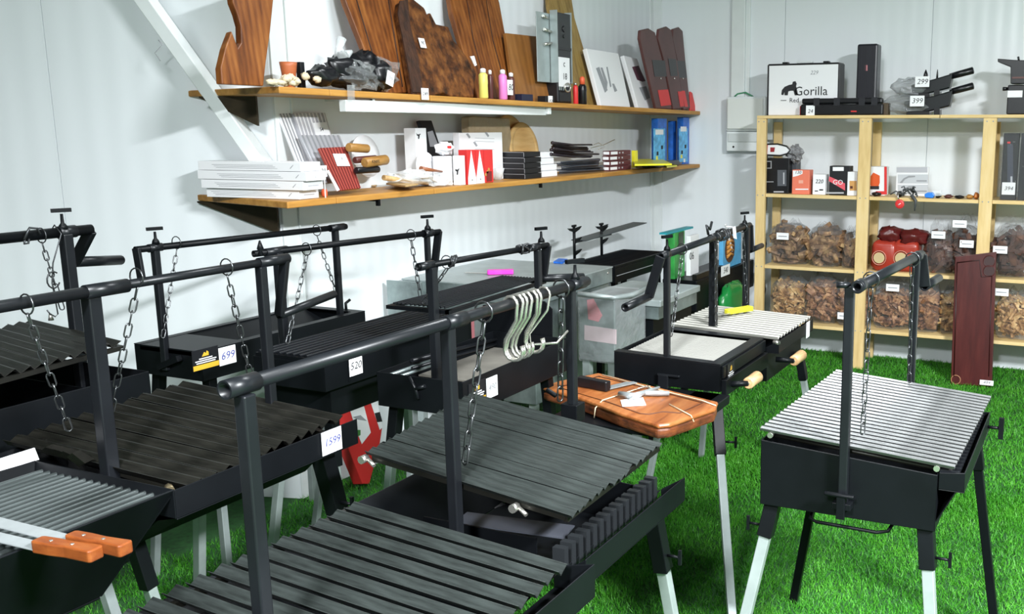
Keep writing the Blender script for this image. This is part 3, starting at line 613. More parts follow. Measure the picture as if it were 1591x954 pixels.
for x, y, fx, fy in ((2.32, 2.75, 2.25, 2.66), (2.97, 2.78, 2.82, 2.82), (2.32, 2.99, 2.25, 3.03), (3.0, 2.99, 3.03, 3.03)): leg(C, (x, y, 0.755), (fx, fy), 0.14, 0.034)

# ---------------------------------------------------------------- grill: price 520
D = thing('grill', 'black box grill with fine rods and a square 520 tag, behind the foreground bar', 'grill', (2.5, 2.3, 0))
build('fire_box', sheetbox(2.20, 2.96, 2.12, 2.41, 0.80, 0.888, 0.888, 0.888, 0.888), BLACK, D, 0.002)
build('lower_box', sheetbox(2.25, 2.66, 2.15, 2.38, 0.70, 0.798, 0.798, 0.798, 0.798), BLACK, D, 0.002)
gr = build('grate', MB().beam((2.21, 2.14, 0.893), (2.21, 2.40, 0.893), 0.012).beam((2.95, 2.14, 0.893), (2.95, 2.40, 0.893), 0.012), BLACK, D)
bars(gr, (2.95, 2.13, 0.902), (2.21, 2.13, 0.902), (2.21, 2.405, 0.902), (2.95, 2.405, 0.902), 10, BARPIPE, 0.42, True)
post(D, 2.355, 2.432, 0.78, 1.195, 0.025); post(D, 2.985, 2.325, 0.74, 1.195, 0.019)
crossbar(D, (2.27, 2.447, 1.2), (3.045, 2.31, 1.2), 0.0108, BLACK); collar(D, (2.35, 2.434, 1.2), 0.0135, 0.09); collar(D, (2.985, 2.32, 1.2), 0.015, 0.05)
knob(D, (2.985, 2.32, 1.217))
build('crank_arm', MB().beam((3.04, 2.312, 1.205), at_x(673, 432, 3.04), 0.03, 0.012, X1), BARPIPE, D, 0.002)
chain(D, at_y(476, 387, 2.413), at_y(444, 545, 2.38), CHAIN, 0.03); chain(D, (2.905, 2.335, 1.2), at_y(653, 460, 2.34), DCHAIN)
tag(D, at_y(552, 568, 2.1195), X1, Z1, 0.060, 0.060, '520', BINK, 0.034)
build('panel_seam', MB().box(2.30, 2.304, 2.117, 2.1199, 0.81, 0.88), BLACK, D)
for x, y, fx, fy in ((2.27, 2.17, 2.20, 2.10), (2.88, 2.17, 2.96, 2.10), (2.27, 2.36, 2.20, 2.44), (2.88, 2.37, 2.96, 2.44)): leg(D, (x, y, 0.795 if x > 2.7 else 0.70), (fx, fy), 0.16, 0.034)

# ---------------------------------------------------------------- grill: open ember tray with floating fine grate
E = thing('grill', 'black grill with open ash tray and hanging fine-rod grate, centre', 'grill', (2.6, 1.83, 0))
build('fire_box', sheetbox(2.275, 2.90, 1.67, 1.985, 0.755, 0.862, 0.862, 0.868, 0.868), BLACK, E, 0.002)
build('ash_plate', MB().box(2.46, 2.89, 1.68, 1.975, 0.805, 0.81), mat('ashy_plate', (0.16, 0.15, 0.13), 0.7, 0.2, 0.25, 8), E)
pts = [at_x(a, c, 2.905) for a, c in ((760, 530), (748, 514), (750, 474), (846, 468), (858, 480), (858, 540))]
build('wind_shield', MB().prism(pts, V((0.004, 0, 0))), BLACK, E, 0.001)
build('side_rail', MB().tube([at_y(640, 560, 1.97), at_y(780, 525, 1.97)], 0.007, 8).tube([at_y(640, 572, 1.97), at_y(785, 531, 1.97)], 0.005, 8).tube([at_y(780, 523, 1.97), at_y(784, 535, 1.97)], 0.005, 8), BARPIPE, E)
build('lower_rods', MB().tube([at_y(605, 583, 1.98), at_y(690, 553, 1.98)], 0.006, 8).tube([at_y(620, 585, 1.98), at_y(690, 561, 1.98)], 0.006, 8), GALV, E)
gr = build('grate', MB().box(2.44, 2.46, 1.83, 2.075, 1.022, 1.034).box(3.07, 3.09, 1.88, 2.075, 1.022, 1.034).box(2.46, 3.07, 2.06, 2.075, 1.022, 1.034).slab((2.44, 1.83, 1.034), (3.09, 1.87, 1.034), (3.09, 1.885, 1.034), (2.44, 1.845, 1.034), 0.012), BLACK, E)
bars(gr, (3.08, 1.885, 1.04), (2.45, 1.845, 1.04), (2.45, 2.06, 1.04), (3.08, 2.06, 1.04), 13, BARPIPE, 0.48, True)
post(E, 2.42, 1.872, 0.77, 1.17, 0.0255); post(E, 2.93, 1.806, 0.80, 1.17, 0.022)
crossbar(E, (2.365, 1.884, 1.178), (2.99, 1.80, 1.18), 0.010, BLACK); collar(E, (2.40, 1.878, 1.178), 0.013, 0.07); collar(E, (2.915, 1.81, 1.18), 0.013, 0.06)
knob(E, (2.955, 1.805, 1.197), h=0.045)
e1 = at_x(843, 432, 2.985); build('crank_arm', MB().beam((2.985, 1.80, 1.18), e1, 0.034, 0.012, X1), BARPIPE, E, 0.002)
build('crank_handle', MB().tube([e1 + V((-0.01, 0, 0)), at_x(906, 430, 3.13)], 0.014, 14), BARPIPE, E)
build('wound_chain', MB().tube([(2.52 + 0.02 * math.cos(t * 0.9), 1.865 + 0.015 * math.sin(t), 1.178 + 0.015 * math.cos(t)) for t in [i * 0.7 for i in range(30)]], 0.004, 6), DCHAIN, E)
build('wound_chain', MB().tube([(2.86 + 0.03 * math.cos(t * 0.7), 1.818 + 0.015 * math.sin(t), 1.18 + 0.015 * math.cos(t)) for t in [i * 0.7 for i in range(30)]], 0.004, 6), DCHAIN, E)
chain(E, (2.49, 1.868, 1.178), (2.47, 1.95, 1.045), DCHAIN, 0.03)
sticker(E, at_y(741, 610, 1.6695), X1, Z1, 0.085, 0.07); tag(E, at_y(764, 601, 1.6695), X1, Z1, 0.058, 0.064, '490', GREY, 0.028)
build('hinge_latch', MB().tube([at_x(636, 585, 2.27), at_x(646, 605, 2.27), at_x(650, 620, 2.27)], 0.005).tube([at_x(646, 604, 2.27), at_x(660, 600, 2.27)], 0.006), BARPIPE, E)
for x, y, fx, fy in ((2.32, 1.71, 2.25, 1.64), (2.84, 1.73, 2.90, 1.70), (2.32, 1.95, 2.24, 2.02), (2.84, 1.93, 2.90, 2.0)): leg(E, (x, y, 0.755), (fx, fy), 0.16, 0.034)
build('leg_brace', MB().beam((2.29, 1.99, 0.63), (2.30, 1.68, 0.60), 0.008), BLACK, E)

# ---------------------------------------------------------------- grill: two sections with wooden handles
I = thing('grill', 'black grill with pale grates, wooden handles and a front tray, right of centre', 'grill', (3.7, 1.42, 0))
build('fire_box', sheetbox(3.17, 3.66, 1.205, 1.632, 0.655, 0.765, 0.755, 0.765, 0.755), BLACK, I, 0.002)
build('rim', MB().slab((3.17, 1.632, 0.769), (3.17, 1.205, 0.759), (3.21, 1.205, 0.759), (3.21, 1.632, 0.769), 0.003).slab((3.62, 1.632, 0.769), (3.62, 1.205, 0.759), (3.66, 1.205, 0.759), (3.66, 1.632, 0.769), 0.003).slab((3.21, 1.245, 0.76), (3.21, 1.205, 0.759), (3.62, 1.205, 0.759), (3.62, 1.245, 0.76), 0.003), BARPIPE, I)
gr = build('grate', MB().box(3.215, 3.615, 1.255, 1.262, 0.738, 0.742).box(3.215, 3.615, 1.6, 1.607, 0.744, 0.748), RAW, I)
bars(gr, (3.215, 1.615, 0.756), (3.215, 1.25, 0.749), (3.618, 1.25, 0.749), (3.618, 1.615, 0.756), 17, mat('warm_pale_bars', (0.33, 0.325, 0.30), 0.6, 0.15, 0.12, 8), 0.96, False, 0.3)
build('side_drawer', MB().box(3.18, 3.66, 1.185, 1.2045, 0.64, 0.70).box(3.18, 3.66, 1.196, 1.2045, 0.704, 0.75), BLACK, I, 0.002)
sticker(I, at_y(1135, 579, 1.195), X1, Z1, 0.07, 0.075)
def wood_handle(p, q, r_):
    p, q = V(p), V(q); d = (q - p).normalized()
    h = build('wooden_handle', MB().lathe(p, [(0.018, 0), (0.022, 0.004), (0.0215, 0.04), (0.023, (q - p).length - 0.01), (0.018, (q - p).length)], 14, d), HANDLE, I)
    build('handle_rod', MB().tube([V(r_), p + d * 0.004], 0.011, 10), BLACK, I)
    build('handle_bolt', MB().lathe(p - d * 0.001, [(0.007, -0.002), (0.007, 0.002)], 8, d), CHROME, I)
a = at_y(1162, 596, 1.13); wood_handle(a, a + V((0.115, 0.0, 0.0)), (a.x - 0.02, 1.20, a.z - 0.005))
a = at_y(1233, 561, 1.10); wood_handle(a, a + V((0.125, 0.0, 0.0)), (a.x - 0.02, 1.17, a.z + 0.005))
build('fire_box', sheetbox(3.72, 4.22, 1.21, 1.64, 0.56, 0.73, 0.70, 0.73, 0.70), BLACK, I, 0.002)
trough(I, 3.69, 4.20, 1.208, 1.15, 0.71, 0.742, 0.05)
gr = build('grate', MB().beam((3.76, 1.62, 0.745), (3.76, 1.17, 0.73), 0.008).beam((4.18, 1.62, 0.745), (4.18, 1.17, 0.73), 0.008), RAW, I)
bars(gr, (3.72, 1.645, 0.768), (3.715, 1.165, 0.752), (4.215, 1.165, 0.752), (4.215, 1.645, 0.768), 12, PALEBAR, 0.70, False, 0.9)
build('grate_lug', MB().lathe((3.70, 1.175, 0.735), [(0.009, 0), (0.009, 0.025)], 8, (-0.3, -1, 0)), CHROME, I)
tag(I, at_y(1255, 512, 1.1485), X1, Z1, 0.05, 0.07, None)
post(I, 3.195, 1.425, 0.63, 1.135, 0.022); post(I, 3.80, 1.48, 0.70, 1.135, 0.030); post(I, 4.262, 1.495, 0.62, 1.135, 0.028)
build('post_clamp', MB().box(3.158, 3.169, 1.36, 1.45, 0.695, 0.703).box(3.155, 3.169, 1.405, 1.445, 0.64, 0.70), BARPIPE, I, 0.002)
crossbar(I, (3.14, 1.425, 1.14), (4.33, 1.505, 1.14), 0.0135)
for x, y, l in ((3.19, 1.43, 0.05), (3.80, 1.47, 0.12), (4.25, 1.50, 0.06)): collar(I, (x, y, 1.14), 0.0165, l)
knob(I, (3.21, 1.431, 1.158), (0.93, -0.36, 0)); knob(I, (4.24, 1.498, 1.158), (0.93, -0.36, 0))
e1 = at_x(1008, 461, 3.14); crank(I, (3.14, 1.425, 1.14), e1, at_x(971, 478, 2.95), 0.015, 0.036, 0.012)
e2 = V((4.33, 1.50, 1.02)); build('crank_arm', MB().beam((4.325, 1.504, 1.14), e2, 0.036, 0.012, X1), BARPIPE, I, 0.002); build('crank_handle', MB().pipe(e2, e2 + V((0.20, 0.01, 0)), 0.013, 0.009), BARPIPE, I)
build('knotted_wire', MB().tube([(3.86 + 0.003 * i, 1.475 + 0.024 * math.sin(i * 0.8), 1.14 + 0.024 * math.cos(i * 0.8)) for i in range(24)], 0.004, 6).tube([(3.79, 1.50, 1.15), (3.77, 1.50, 1.19), (3.81, 1.5, 1.17), (3.83, 1.5, 1.20)], 0.006, 6), DCHAIN, I)
build('white_ribbon', MB().slab((3.985, 1.462, 1.165), (4.02, 1.464, 1.162), (4.03, 1.50, 1.163), (4.0, 1.50, 1.165), 0.002).slab((4.0, 1.463, 1.115), (4.04, 1.463, 1.105), (4.02, 1.462, 1.165), (3.985, 1.462, 1.165), 0.002), WHITE, I)
chain(I, (3.37, 1.44, 1.14), (3.245, 1.43, 0.83), CHAIN, 0.036); chain(I, (3.765, 1.455, 1.14), (3.775, 1.455, 0.76), CHAIN, 0.036); chain(I, (4.20, 1.492, 1.14), (4.205, 1.47, 0.79), CHAIN, 0.034)
build('front_tray', MB().box(2.66, 3.168, 1.20, 1.62, 0.636, 0.652).box(3.02, 3.165, 1.165, 1.30, 0.62, 0.652), BLACK, I, 0.003)
leg(I, (3.10, 1.19, 0.62), (2.79, 1.01), 0.17, 0.038, (0.3, -1, 0)); leg(I, (2.72, 1.57, 0.636), (2.70, 1.57), 0.12, 0.030)
leg(I, (4.12, 1.19, 0.60), (4.20, 1.10), 0.13, 0.036); leg(I, (4.12, 1.62, 0.56), (4.22, 1.70), 0.13, 0.034); leg(I, (3.60, 1.58, 0.655), (3.62, 1.72), 0.13, 0.034)

# ---------------------------------------------------------------- small black grill at the back with leaf hooks
H = thing('grill', 'small black table grill with leaf-shaped hook posts near the back corner', 'grill', (5.25, 2.65, 0))
build('fire_box', sheetbox(4.88, 5.63, 2.50, 2.82, 0.715, 0.80, 0.80, 0.80, 0.80), BLACK, H, 0.002)
gr = build('grate', MB().box(4.89, 5.62, 2.505, 2.525, 0.801, 0.812).box(4.89, 5.62, 2.795, 2.815, 0.801, 0.812).box(4.89, 4.91, 2.525, 2.795, 0.801, 0.812).box(5.60, 5.62, 2.525, 2.795, 0.801, 0.812), BLACK, H)
bars(gr, (4.91, 2.795, 0.808), (4.91, 2.525, 0.808), (5.60, 2.525, 0.808), (5.60, 2.795, 0.808), 22, BLACK, 0.35, True)
for x, zt, hz in ((4.95, 1.025, (0.93, 0.86)), (5.29, 1.005, (0.965, 0.89))):
    build('hook_post', MB().tube([(x, 2.80, 0.80), (x, 2.80, zt)], 0.009, 8), BLACK, H)
    for z, sgn in [(zt - 0.03, -1), (zt - 0.03, 1)] + [(z, 1) for z in hz]:
        build('leaf_hook', MB().prism([V((x, 2.79, z - 0.008)), V((x + sgn * 0.05, 2.79, z + 0.006)), V((x + sgn * 0.078, 2.79, z + 0.022)), V((x + sgn * 0.03, 2.79, z + 0.018)), V((x, 2.79, z + 0.008))], V((0, 0.012, 0))), BLACK, H)
    build('post_finial', MB().beam((x - 0.02, 2.80, zt), (x + 0.02, 2.80, zt), 0.012), BLACK, H)
build('hanging_plate', MB().slab((5.02, 2.86, 0.935), (5.02, 2.76, 0.935), (5.86, 2.76, 0.965), (5.86, 2.86, 0.965), 0.006), mat('perforated_plate', (0.10, 0.115, 0.12), 0.4, 0.5, 0.2, 60), H)
build('plate_rod', MB().tube([(4.95, 2.79, 0.93), (5.40, 2.79, 0.931)], 0.005, 6), BLACK, H)
for x in (4.95, 5.55):
    for y in (2.54, 2.78): build('leg', MB().beam((x, y, 0.715), (x, y, 0.0), 0.03), BLACK, H)
build('front_seam', MB().box(4.9, 5.6, 2.496, 2.4995, 0.755, 0.758), GREY, H)

# black box oven in the corner
K = thing('grill', 'black box oven with 540 tag standing in the back corner', 'oven', (6.0, 2.45, 0))
build('body', MB().box(5.5, 6.58, 2.25, 2.485, 0.46, 0.655), BLACK, K, 0.006)
build('lower_body', MB().box(5.55, 6.55, 2.30, 2.48, 0.10, 0.455), BLACK, K, 0.006)
build('top_rack', MB().box(5.52, 5.98, 2.26, 2.29, 0.656, 0.69), RAW, K)
tag(K, at_y(1127, 420, 2.249), X1, Z1, 0.16, 0.07, '540', BINK, 0.055)
build('ring_pull', MB().tube([at_y(1134 + 4 * math.cos(t), 450 + 4 * math.sin(t), 2.294) for t in [i * 0.52 for i in range(12)]], 0.008, 6, True), GALV, K)
for x in (5.6, 6.5): build('foot', MB().box(x - 0.03, x + 0.03, 2.32, 2.47, 0, 0.10), BLACK, K)

# ---------------------------------------------------------------- galvanised boxes
t = thing('galvanised_box', 'galvanised sheet-metal box with flat lid under the magenta knife', 'box', (4.1, 2.7, 0))
build('body', MB().box(3.745, 4.485, 2.335, 3.05, 0.32, 0.79), GALV, t, 0.003)
build('lid', MB().box(3.73, 4.50, 2.32, 3.065, 0.791, 0.872), GALV, t, 0.004)
build('lid_seam', MB().box(3.728, 4.502, 2.318, 3.067, 0.868, 0.874), GALVLEG, t)
patch(t, 'faded_label', at_x(724, 520, 3.744), -Y1, Z1, 0.10, 0.16, PINKRED)
build('rivet', MB().lathe(at_y(944, 424, 2.3185), [(0.008, 0), (0.004, 0.004)], 8, (0, -1, 0)), CHROME, t)
for x in (3.78, 4.45):
    for y in (2.37, 3.02): build('leg', MB().beam((x, y, 0.32), (x, y, 0), 0.035), GALVLEG, t)
build('side_sheet', MB().box(3.60, 3.61, 2.85, 3.05, 0.3, 0.885), GALV, t)
t = thing('galvanised_box', 'film-wrapped galvanised box with reddish reflections on its end, behind the cutting board', 'box', (3.93, 2.0, 0))
build('body', MB().box(3.75, 4.06, 1.925, 2.105, 0.56, 0.845), GALV, t, 0.004)
build('rolled_top', MB().tube([(3.75, 2.105, 0.862), (3.75, 1.93, 0.855), (3.90, 1.915, 0.845), (4.06, 1.92, 0.85)], 0.012, 8), GALVLEG, t)
build('film_wrap', MB().box(3.745, 4.064, 1.92, 2.11, 0.555, 0.852), CLEAR, t, 0.008)
build('red_reflection', MB().prism([at_x(a, c, 3.7495) for a, c in ((912, 466), (922, 464), (936, 490), (930, 500), (914, 496))], V((-0.001, 0, 0))), PINKRED, t)  # reddish reflection in the wrapping, put in as a coloured patch
build('pink_reflection', MB().prism([at_x(a, c, 3.7495) for a, c in ((908, 505), (958, 512), (958, 535), (908, 528))], V((-0.001, 0, 0))), mat('pinkish_reflection', (0.50, 0.40, 0.42), 0.4), t)  # paler pink reflection, also a flat coloured patch
for x in (3.78, 4.02):
    for y in (1.95, 2.08): build('leg', MB().beam((x, y, 0.56), (x, y, 0), 0.035), GALVLEG, t)
t = thing('galvanised_box', 'low galvanised tray with overlapping lid behind the pale grates', 'box', (4.32, 2.05, 0))
build('body', MB().box(4.085, 4.56, 1.865, 2.24, 0.70, 0.762), GALV, t, 0.003)
build('lid', MB().box(4.075, 4.57, 1.85, 2.25, 0.763, 0.795), GALVLEG, t, 0.004)
build('base_pan', MB().box(4.10, 4.57, 1.90, 2.22, 0.60, 0.699), BLACK, t)
for x in (4.13, 4.53):
    for y in (1.92, 2.2): build('leg', MB().beam((x, y, 0.60), (x, y, 0), 0.03), BLACK, t)

# ---------------------------------------------------------------- things lying on the grills
def knife(name, label, bl, hd, wb, wh, hm, z, th=0.003, bm=CHROME):
    # bl = photo points of blade tip and blade root, hd = of handle start and end, all at height z
    t = thing(name, label, 'knife', at_z(*hd[0], z))
    a, b_ = at_z(*bl[0], z), at_z(*bl[1], z); d = (b_ - a).normalized(); s = Z1.cross(d) * wb / 2
    build('blade', MB().prism([a + d * wb * 0.6 - s, b_ - s, b_ + s, a + s, a - s * 0.2], Z1 * th), bm, t, 0.0008)
    a, b_ = at_z(*hd[0], z), at_z(*hd[1], z); d = (b_ - a).normalized(); L = (b_ - a).length; sd = Z1.cross(d)
    prof = [(0, 0.36), (0.04, 0.48), (0.3, 0.5), (0.55, 0.42), (0.85, 0.5), (0.97, 0.55), (1.0, 0.42)]
    pl = [a + d * L * u - sd * wh * v - Z1 * 0.004 for u, v in prof] + [a + d * L * u + sd * wh * v - Z1 * 0.004 for u, v in prof[::-1]]
    hth = 0.034 if hm is BLKPL else 0.022
    h = build('handle', MB().prism(pl, Z1 * hth), hm, t, 0.005)
    for u in (0.25, 0.6): build('rivet', MB().lathe(a + d * L * u + Z1 * 0.0175, [(0.004, 0), (0.003, 0.001)], 8), CHROME, t) if hm is KNIFEW else None
    return t
KB = mat('brushed_blade', (0.40, 0.43, 0.44), 0.35, 0.5, 0.1, 20)
knife('carving_knife', 'steel knife with orange-brown wooden handle, upper of the two on the ember basket', ((-120, 783), (118, 843)), ((110, 842), (198, 859)), 0.030, 0.026, KNIFEW, 0.885, 0.003, KB)
knife('carving_knife', 'steel knife with reddish wooden handle, lower of the two on the ember basket', ((-120, 808), (66, 852)), ((58, 851), (152, 867)), 0.028, 0.028, KNIFEW, 0.880, 0.003, KB)
knife('kitchen_knife', 'small knife with magenta plastic handle on the galvanised lid', ((722, 424), (759, 425)), ((757, 425), (798, 424)), 0.02, 0.05, MAGENTA, 0.88)
knife('kitchen_knife', 'knife with bright yellow plastic handle on the pale bars', ((1098, 492), (1132, 487)), ((1128, 487), (1167, 481)), 0.03, 0.035, YELLOW, 0.775)
t = thing('cutting_board', 'thick reddish wooden cutting board with juice groove tied with string', 'board', (2.87, 1.42, 0.653))
top = [at_z(a, c, 0.702) for a, c in ((841, 601), (866, 592), (930, 579), (1000, 596), (1116, 624), (1112, 634), (1042, 658), (1022, 660), (962, 641), (900, 617))]
ctr = sum(top, V()) / len(top)
build('slab', MB().prism([p - Z1 * 0.014 for p in top], Z1 * 0.014), BOARDW, t, 0.006)
build('bark_edge', MB().prism([p.lerp(ctr, 0.012) - Z1 * 0.048 for p in top], Z1 * 0.0335), wood('scorched_edge', [(0.3, (0.03, 0.012, 0.007)), (0.5, (0.15, 0.042, 0.014)), (0.75, (0.30, 0.085, 0.025))], (5, 5, 14), 3, 0.5, 0.3), t, 0.008)
gv = [at_z(a, c, 0.7028) for a, c in ((868, 602), (930, 585), (1000, 602), (1092, 626), (1056, 642), (1030, 640), (1008, 644), (995, 643), (945, 625))]
build('juice_groove', MB().tube(gv, 0.0025, 6, True), mat('dark_groove', (0.10, 0.03, 0.01), 0.6), t)
STR = mat('cotton_string', (0.75, 0.62, 0.42), 0.8)
s1_ = [at_z(923, 649, 0.655), at_z(925, 634, 0.69) , at_z(936, 622, 0.706), at_z(985, 606, 0.706), at_z(1010, 600, 0.706)]
build('string', MB().tube(s1_, 0.002, 6).tube([at_z(936, 582, 0.706), at_z(1000, 600, 0.706), at_z(1090, 622, 0.706), at_z(1112, 630, 0.705)], 0.002, 6).tube([at_z(1040, 628, 0.706), at_z(1074, 646, 0.705), at_z(1078, 655, 0.68), at_z(1074, 664, 0.655)], 0.002, 6), STR, t)
t = knife('kitchen_knife', 'knife with chunky black handle on the reddish cutting board', ((985, 594), (942, 604)), ((946, 606), (899, 597)), 0.035, 0.03, BLKPL, 0.708, 0.003, KB)
t = thing('folding_tool', 'silver folding multi-tool on a white card on the cutting board', 'tool', at_z(1000, 612, 0.7035))
def zb(a, c, z=0.716): return at_z(a, c, z)
build('plier_arm', MB().tube([zb(962, 612), zb(985, 616), zb(1003, 609), zb(1024, 602)], [0.010, 0.013, 0.008, 0.005], 8), KB, t)
build('plier_arm', MB().tube([zb(978, 621, 0.713), zb(996, 611, 0.713), zb(1018, 611, 0.713), zb(1040, 611, 0.713)], [0.004, 0.009, 0.010, 0.008], 8), KB, t)
build('spring', MB().tube([zb(990, 604), zb(1006, 600), zb(1012, 606)], 0.003, 6), CHROME, t)
c = [at_z(a, b_, 0.7035) for a, b_ in ((967, 632), (1004, 630), (999, 618), (964, 622))]
tagit(build('price_card', MB().prism(c, Z1 * 0.0015), PAPER), 'blank white price card lying under the silver tool', 'card')

tagit(build('blue_card', MB().prism([at_z(a, b_, 0.876) for a, b_ in ((860, 409), (868, 404), (882, 405), (874, 410))], Z1 * 0.01), BLUE), 'small bright blue card on the galvanised lid right of the magenta knife', 'card')
# leaning red packaging on the floor
t = thing('flat_box', 'red and white flat box leaning on the wall beneath the 520 grill', 'box', at_y(572, 750, 2.93))
pl_n = V((0.12, -1, 0.14)).normalized(); pl_p = at_y(572, 751, 2.93)
pl_p.z = max(pl_p.z, 0.005)
def lp(a, c, o=0.0): return at_plane(a, c, pl_p + pl_n * o, pl_n)
build('carton', MB().prism([lp(a, c) for a, c in ((498, 588), (575, 570), (594, 665), (590, 692), (574, 752), (563, 752))], -pl_n * 0.05), RED, t, 0.003)
build('white_panel', MB().prism([lp(a, c, 0.001) for a, c in ((528, 585), (552, 580), (576, 672), (562, 690), (553, 668))], pl_n * 0.001), PAPER, t)
build('white_edge', MB().prism([lp(a, c, 0.001) for a, c in ((560, 578), (575, 572), (594, 664), (590, 668))], pl_n * 0.001), PAPER, t)
for k, (pp, m_) in enumerate(((((536, 612), (545, 608), (551, 622), (544, 630), (538, 624)), ORANGE), (((540, 628), (548, 626), (549, 634), (543, 638)), mat('leaf_green_print', (0.06, 0.22, 0.05), 0.5)), (((548, 648), (560, 645), (570, 654), (556, 652)), GREY), (((553, 668), (560, 668), (560, 676), (556, 678)), MATS['leaf_green_print']), (((582, 642), (590, 640), (594, 655), (586, 656)), BINK))):
    build('printed_picture', MB().prism([lp(a, c, 0.0022) for a, c in pp], pl_n * 0.0006), m_, t)
# ---------------------------------------------------------------- things on the two wall shelves
def lean_fn(y0, z0, k):
    n = V((0, -1, k)).normalized(); p = V((0, y0, z0))
    return (lambda a, c, o=0.0: at_plane(a, c, p + n * o, n)), n
def board(name, label, cat, pts, y0, k, th, m, zf, bev=0.004, group=None):
    f, n = lean_fn(y0, zf(at_y(pts[0][0], pts[0][1], y0).x) + 0.001, k)
    q = [f(a, c) for a, c in pts]; z0 = zf(q[0].x) + 0.001
    for p in q:
        if p.z < z0 + 0.012: p.z = z0; p.y = y0
    mb = MB().prism(q, -n * th)
    for v in mb.v: v.z = max(v.z, z0)
    o = tagit(build(name, mb, m, None, bev), label, cat, group)
    return o, f, n
def stand(name, label, cat, a0, a1, ct, y, dp, m, zf, group=None, bev=0.002, z0=None, as_part=None):
    p1 = at_y(a1, ct, y); full = p1.x - at_y(a0, ct, y).x      # a0 is the left edge of the visible left face
    while p1.x - at_y(a0, ct, y + dp).x < 0.45 * full: dp *= 0.85
    p0 = at_y(a0, ct, y); p0.x = at_y(a0, ct, y + dp).x; zb_ = (zf(p0.x) if z0 is None else z0) + 0.001
    mb = MB().box(p0.x, p1.x, y, y + dp, zb_, (p0.z + p1.z) / 2)
    o = build(name, mb, m, as_part, bev)
    if as_part is None: tagit(o, label, cat, group)
    return o
def fpatch(o, name, pts, f, n, m, off=0.0012, th=0.0006):
    return build(name, MB().prism([f(a, c, off) for a, c in pts], n * th), m, o)

# upper shelf
board('live_edge_plank', 'dark live-edge plank with a flame-shaped tip at the left end of the upper shelf', 'plank', ((345, 131), (343, 105), (350, 75), (360, 48), (370, 74), (375, 66), (374, 40), (369, 22), (362, 4), (357, -40), (432, -40), (425, 0), (420, 50), (413, 100), (409, 131)), 2.90, 0.13, 0.03, HARD, zu)
o, f, n = board('cutting_board', 'large rectangular brown board with long grooves leaning behind the black bundle', 'board', ((592, 142), (538, 5), (517, -60), (628, -60), (648, 143)), 2.90, 0.28, 0.028, HARD, zu)
for d in (10, 62, 92):
    build('groove', MB().tube([f(538 + d, -20, 0.001), f(588 + d * 0.6, 135, 0.001)], 0.0035, 6), BARK, o)
o, f, n = board('burl_slab', 'ragged dark burl slab with price tag leaning near the middle of the upper shelf', 'plank', ((641, 144), (628, 70), (619, 20), (621, 4), (640, -4), (660, 12), (664, 22), (669, 19), (678, 37), (697, 41), (705, 62), (722, 83), (733, 100), (741, 112), (738, 130), (736, 150), (700, 150), (690, 144), (672, 150), (660, 146)), 2.855, 0.32, 0.035, BURL, zu, 0.008)
fpatch(o, 'bark_edge', ((640, 144), (626, 68), (617, 22), (620, 2), (632, 0), (636, 40), (648, 90), (656, 144)), f, n, BARK, 0.002, 0.006)
tag(o, f(656, 67, 0.009), X1, V((0, 0.3, 1)), 0.042, 0.045, '90', BINK, 0.024)
tag(US, at_y(660, 146, 2.775), X1, Z1, 0.050, 0.050, '249', BINK, 0.023)
o, f, n = board('cutting_board', 'tall rounded orange-brown board in the middle of the upper shelf', 'board', ((742, 152), (728, 108), (712, 52), (703, 22), (698, -8), (704, -40), (730, -62), (760, -45), (776, 4), (784, 48), (797, 108), (804, 153)), 2.90, 0.27, 0.028, HARD, zu)
for d in (0, 30): build('groove', MB().tube([f(722 + d, -20, 0.001), f(735 + d, 60, 0.001), f(757 + d, 140, 0.001)], 0.003, 6), BARK, o)
board('cutting_board', 'plain square amber board right of the tall rounded board', 'board', ((800, 156), (786, 51), (849, 58), (870, 158)), 2.87, 0.22, 0.022, HARD2, zu)
board('plank', 'long olive-brown plank leaning behind the steel device', 'plank', ((888, 163), (853, 10), (850, -30), (884, -30), (893, 28), (933, 164)), 2.90, 0.25, 0.025, OLIVEW, zu)
# steel device
t = thing('grill_motor', 'tall black and silver motor unit with steel bracket between amber board and olive plank', 'motor', at_y(877, 158, 2.80))
t.location.z = zu(4.6); ORG[t.name] = V(t.location)
pa, pb = at_y(865, 18, 2.81), at_y(888, 18, 2.81); zb_ = at_y(876, 126, 2.81).z
build('housing', MB().box(pa.x + 0.006, pb.x - 0.006, 2.815, 2.85, zb_, pa.z), mat('dark_grey_housing', (0.02, 0.021, 0.023), 0.4), t, 0.004)
for x in (pa.x, pb.x - 0.006): build('side_rail', MB().box(x, x + 0.0058, 2.81, 2.855, zb_ - 0.01, pa.z + 0.01), GALVLEG, t)
build('socket', MB().lathe(((pa.x + pb.x) / 2, 2.814, pa.z - 0.085), [(0.018, 0), (0.016, 0.004)], 14, (0, -1, 0)).lathe(((pa.x + pb.x) / 2, 2.814, pa.z - 0.125), [(0.010, 0), (0.009, 0.004)], 12, (0, -1, 0)), BLKPL, t)
build('band', MB().box(pa.x + 0.007, pb.x - 0.007, 2.811, 2.8148, pa.z - 0.20, pa.z - 0.185), BLKPL, t)
lb = build('spec_label', MB().box(pa.x + 0.012, pb.x - 0.03, 2.8115, 2.8145, pa.z - 0.40, pa.z - 0.24), WHITE, t)
write('18', ((pa.x + pb.x) / 2 - 0.005, 2.8105, pa.z - 0.345), X1, Z1, 0.05, BINK, lb, 'numerals')
write('c', ((pa.x + pb.x) / 2 - 0.01, 2.8105, pa.z - 0.275), X1, Z1, 0.05, BINK, lb, 'numerals')
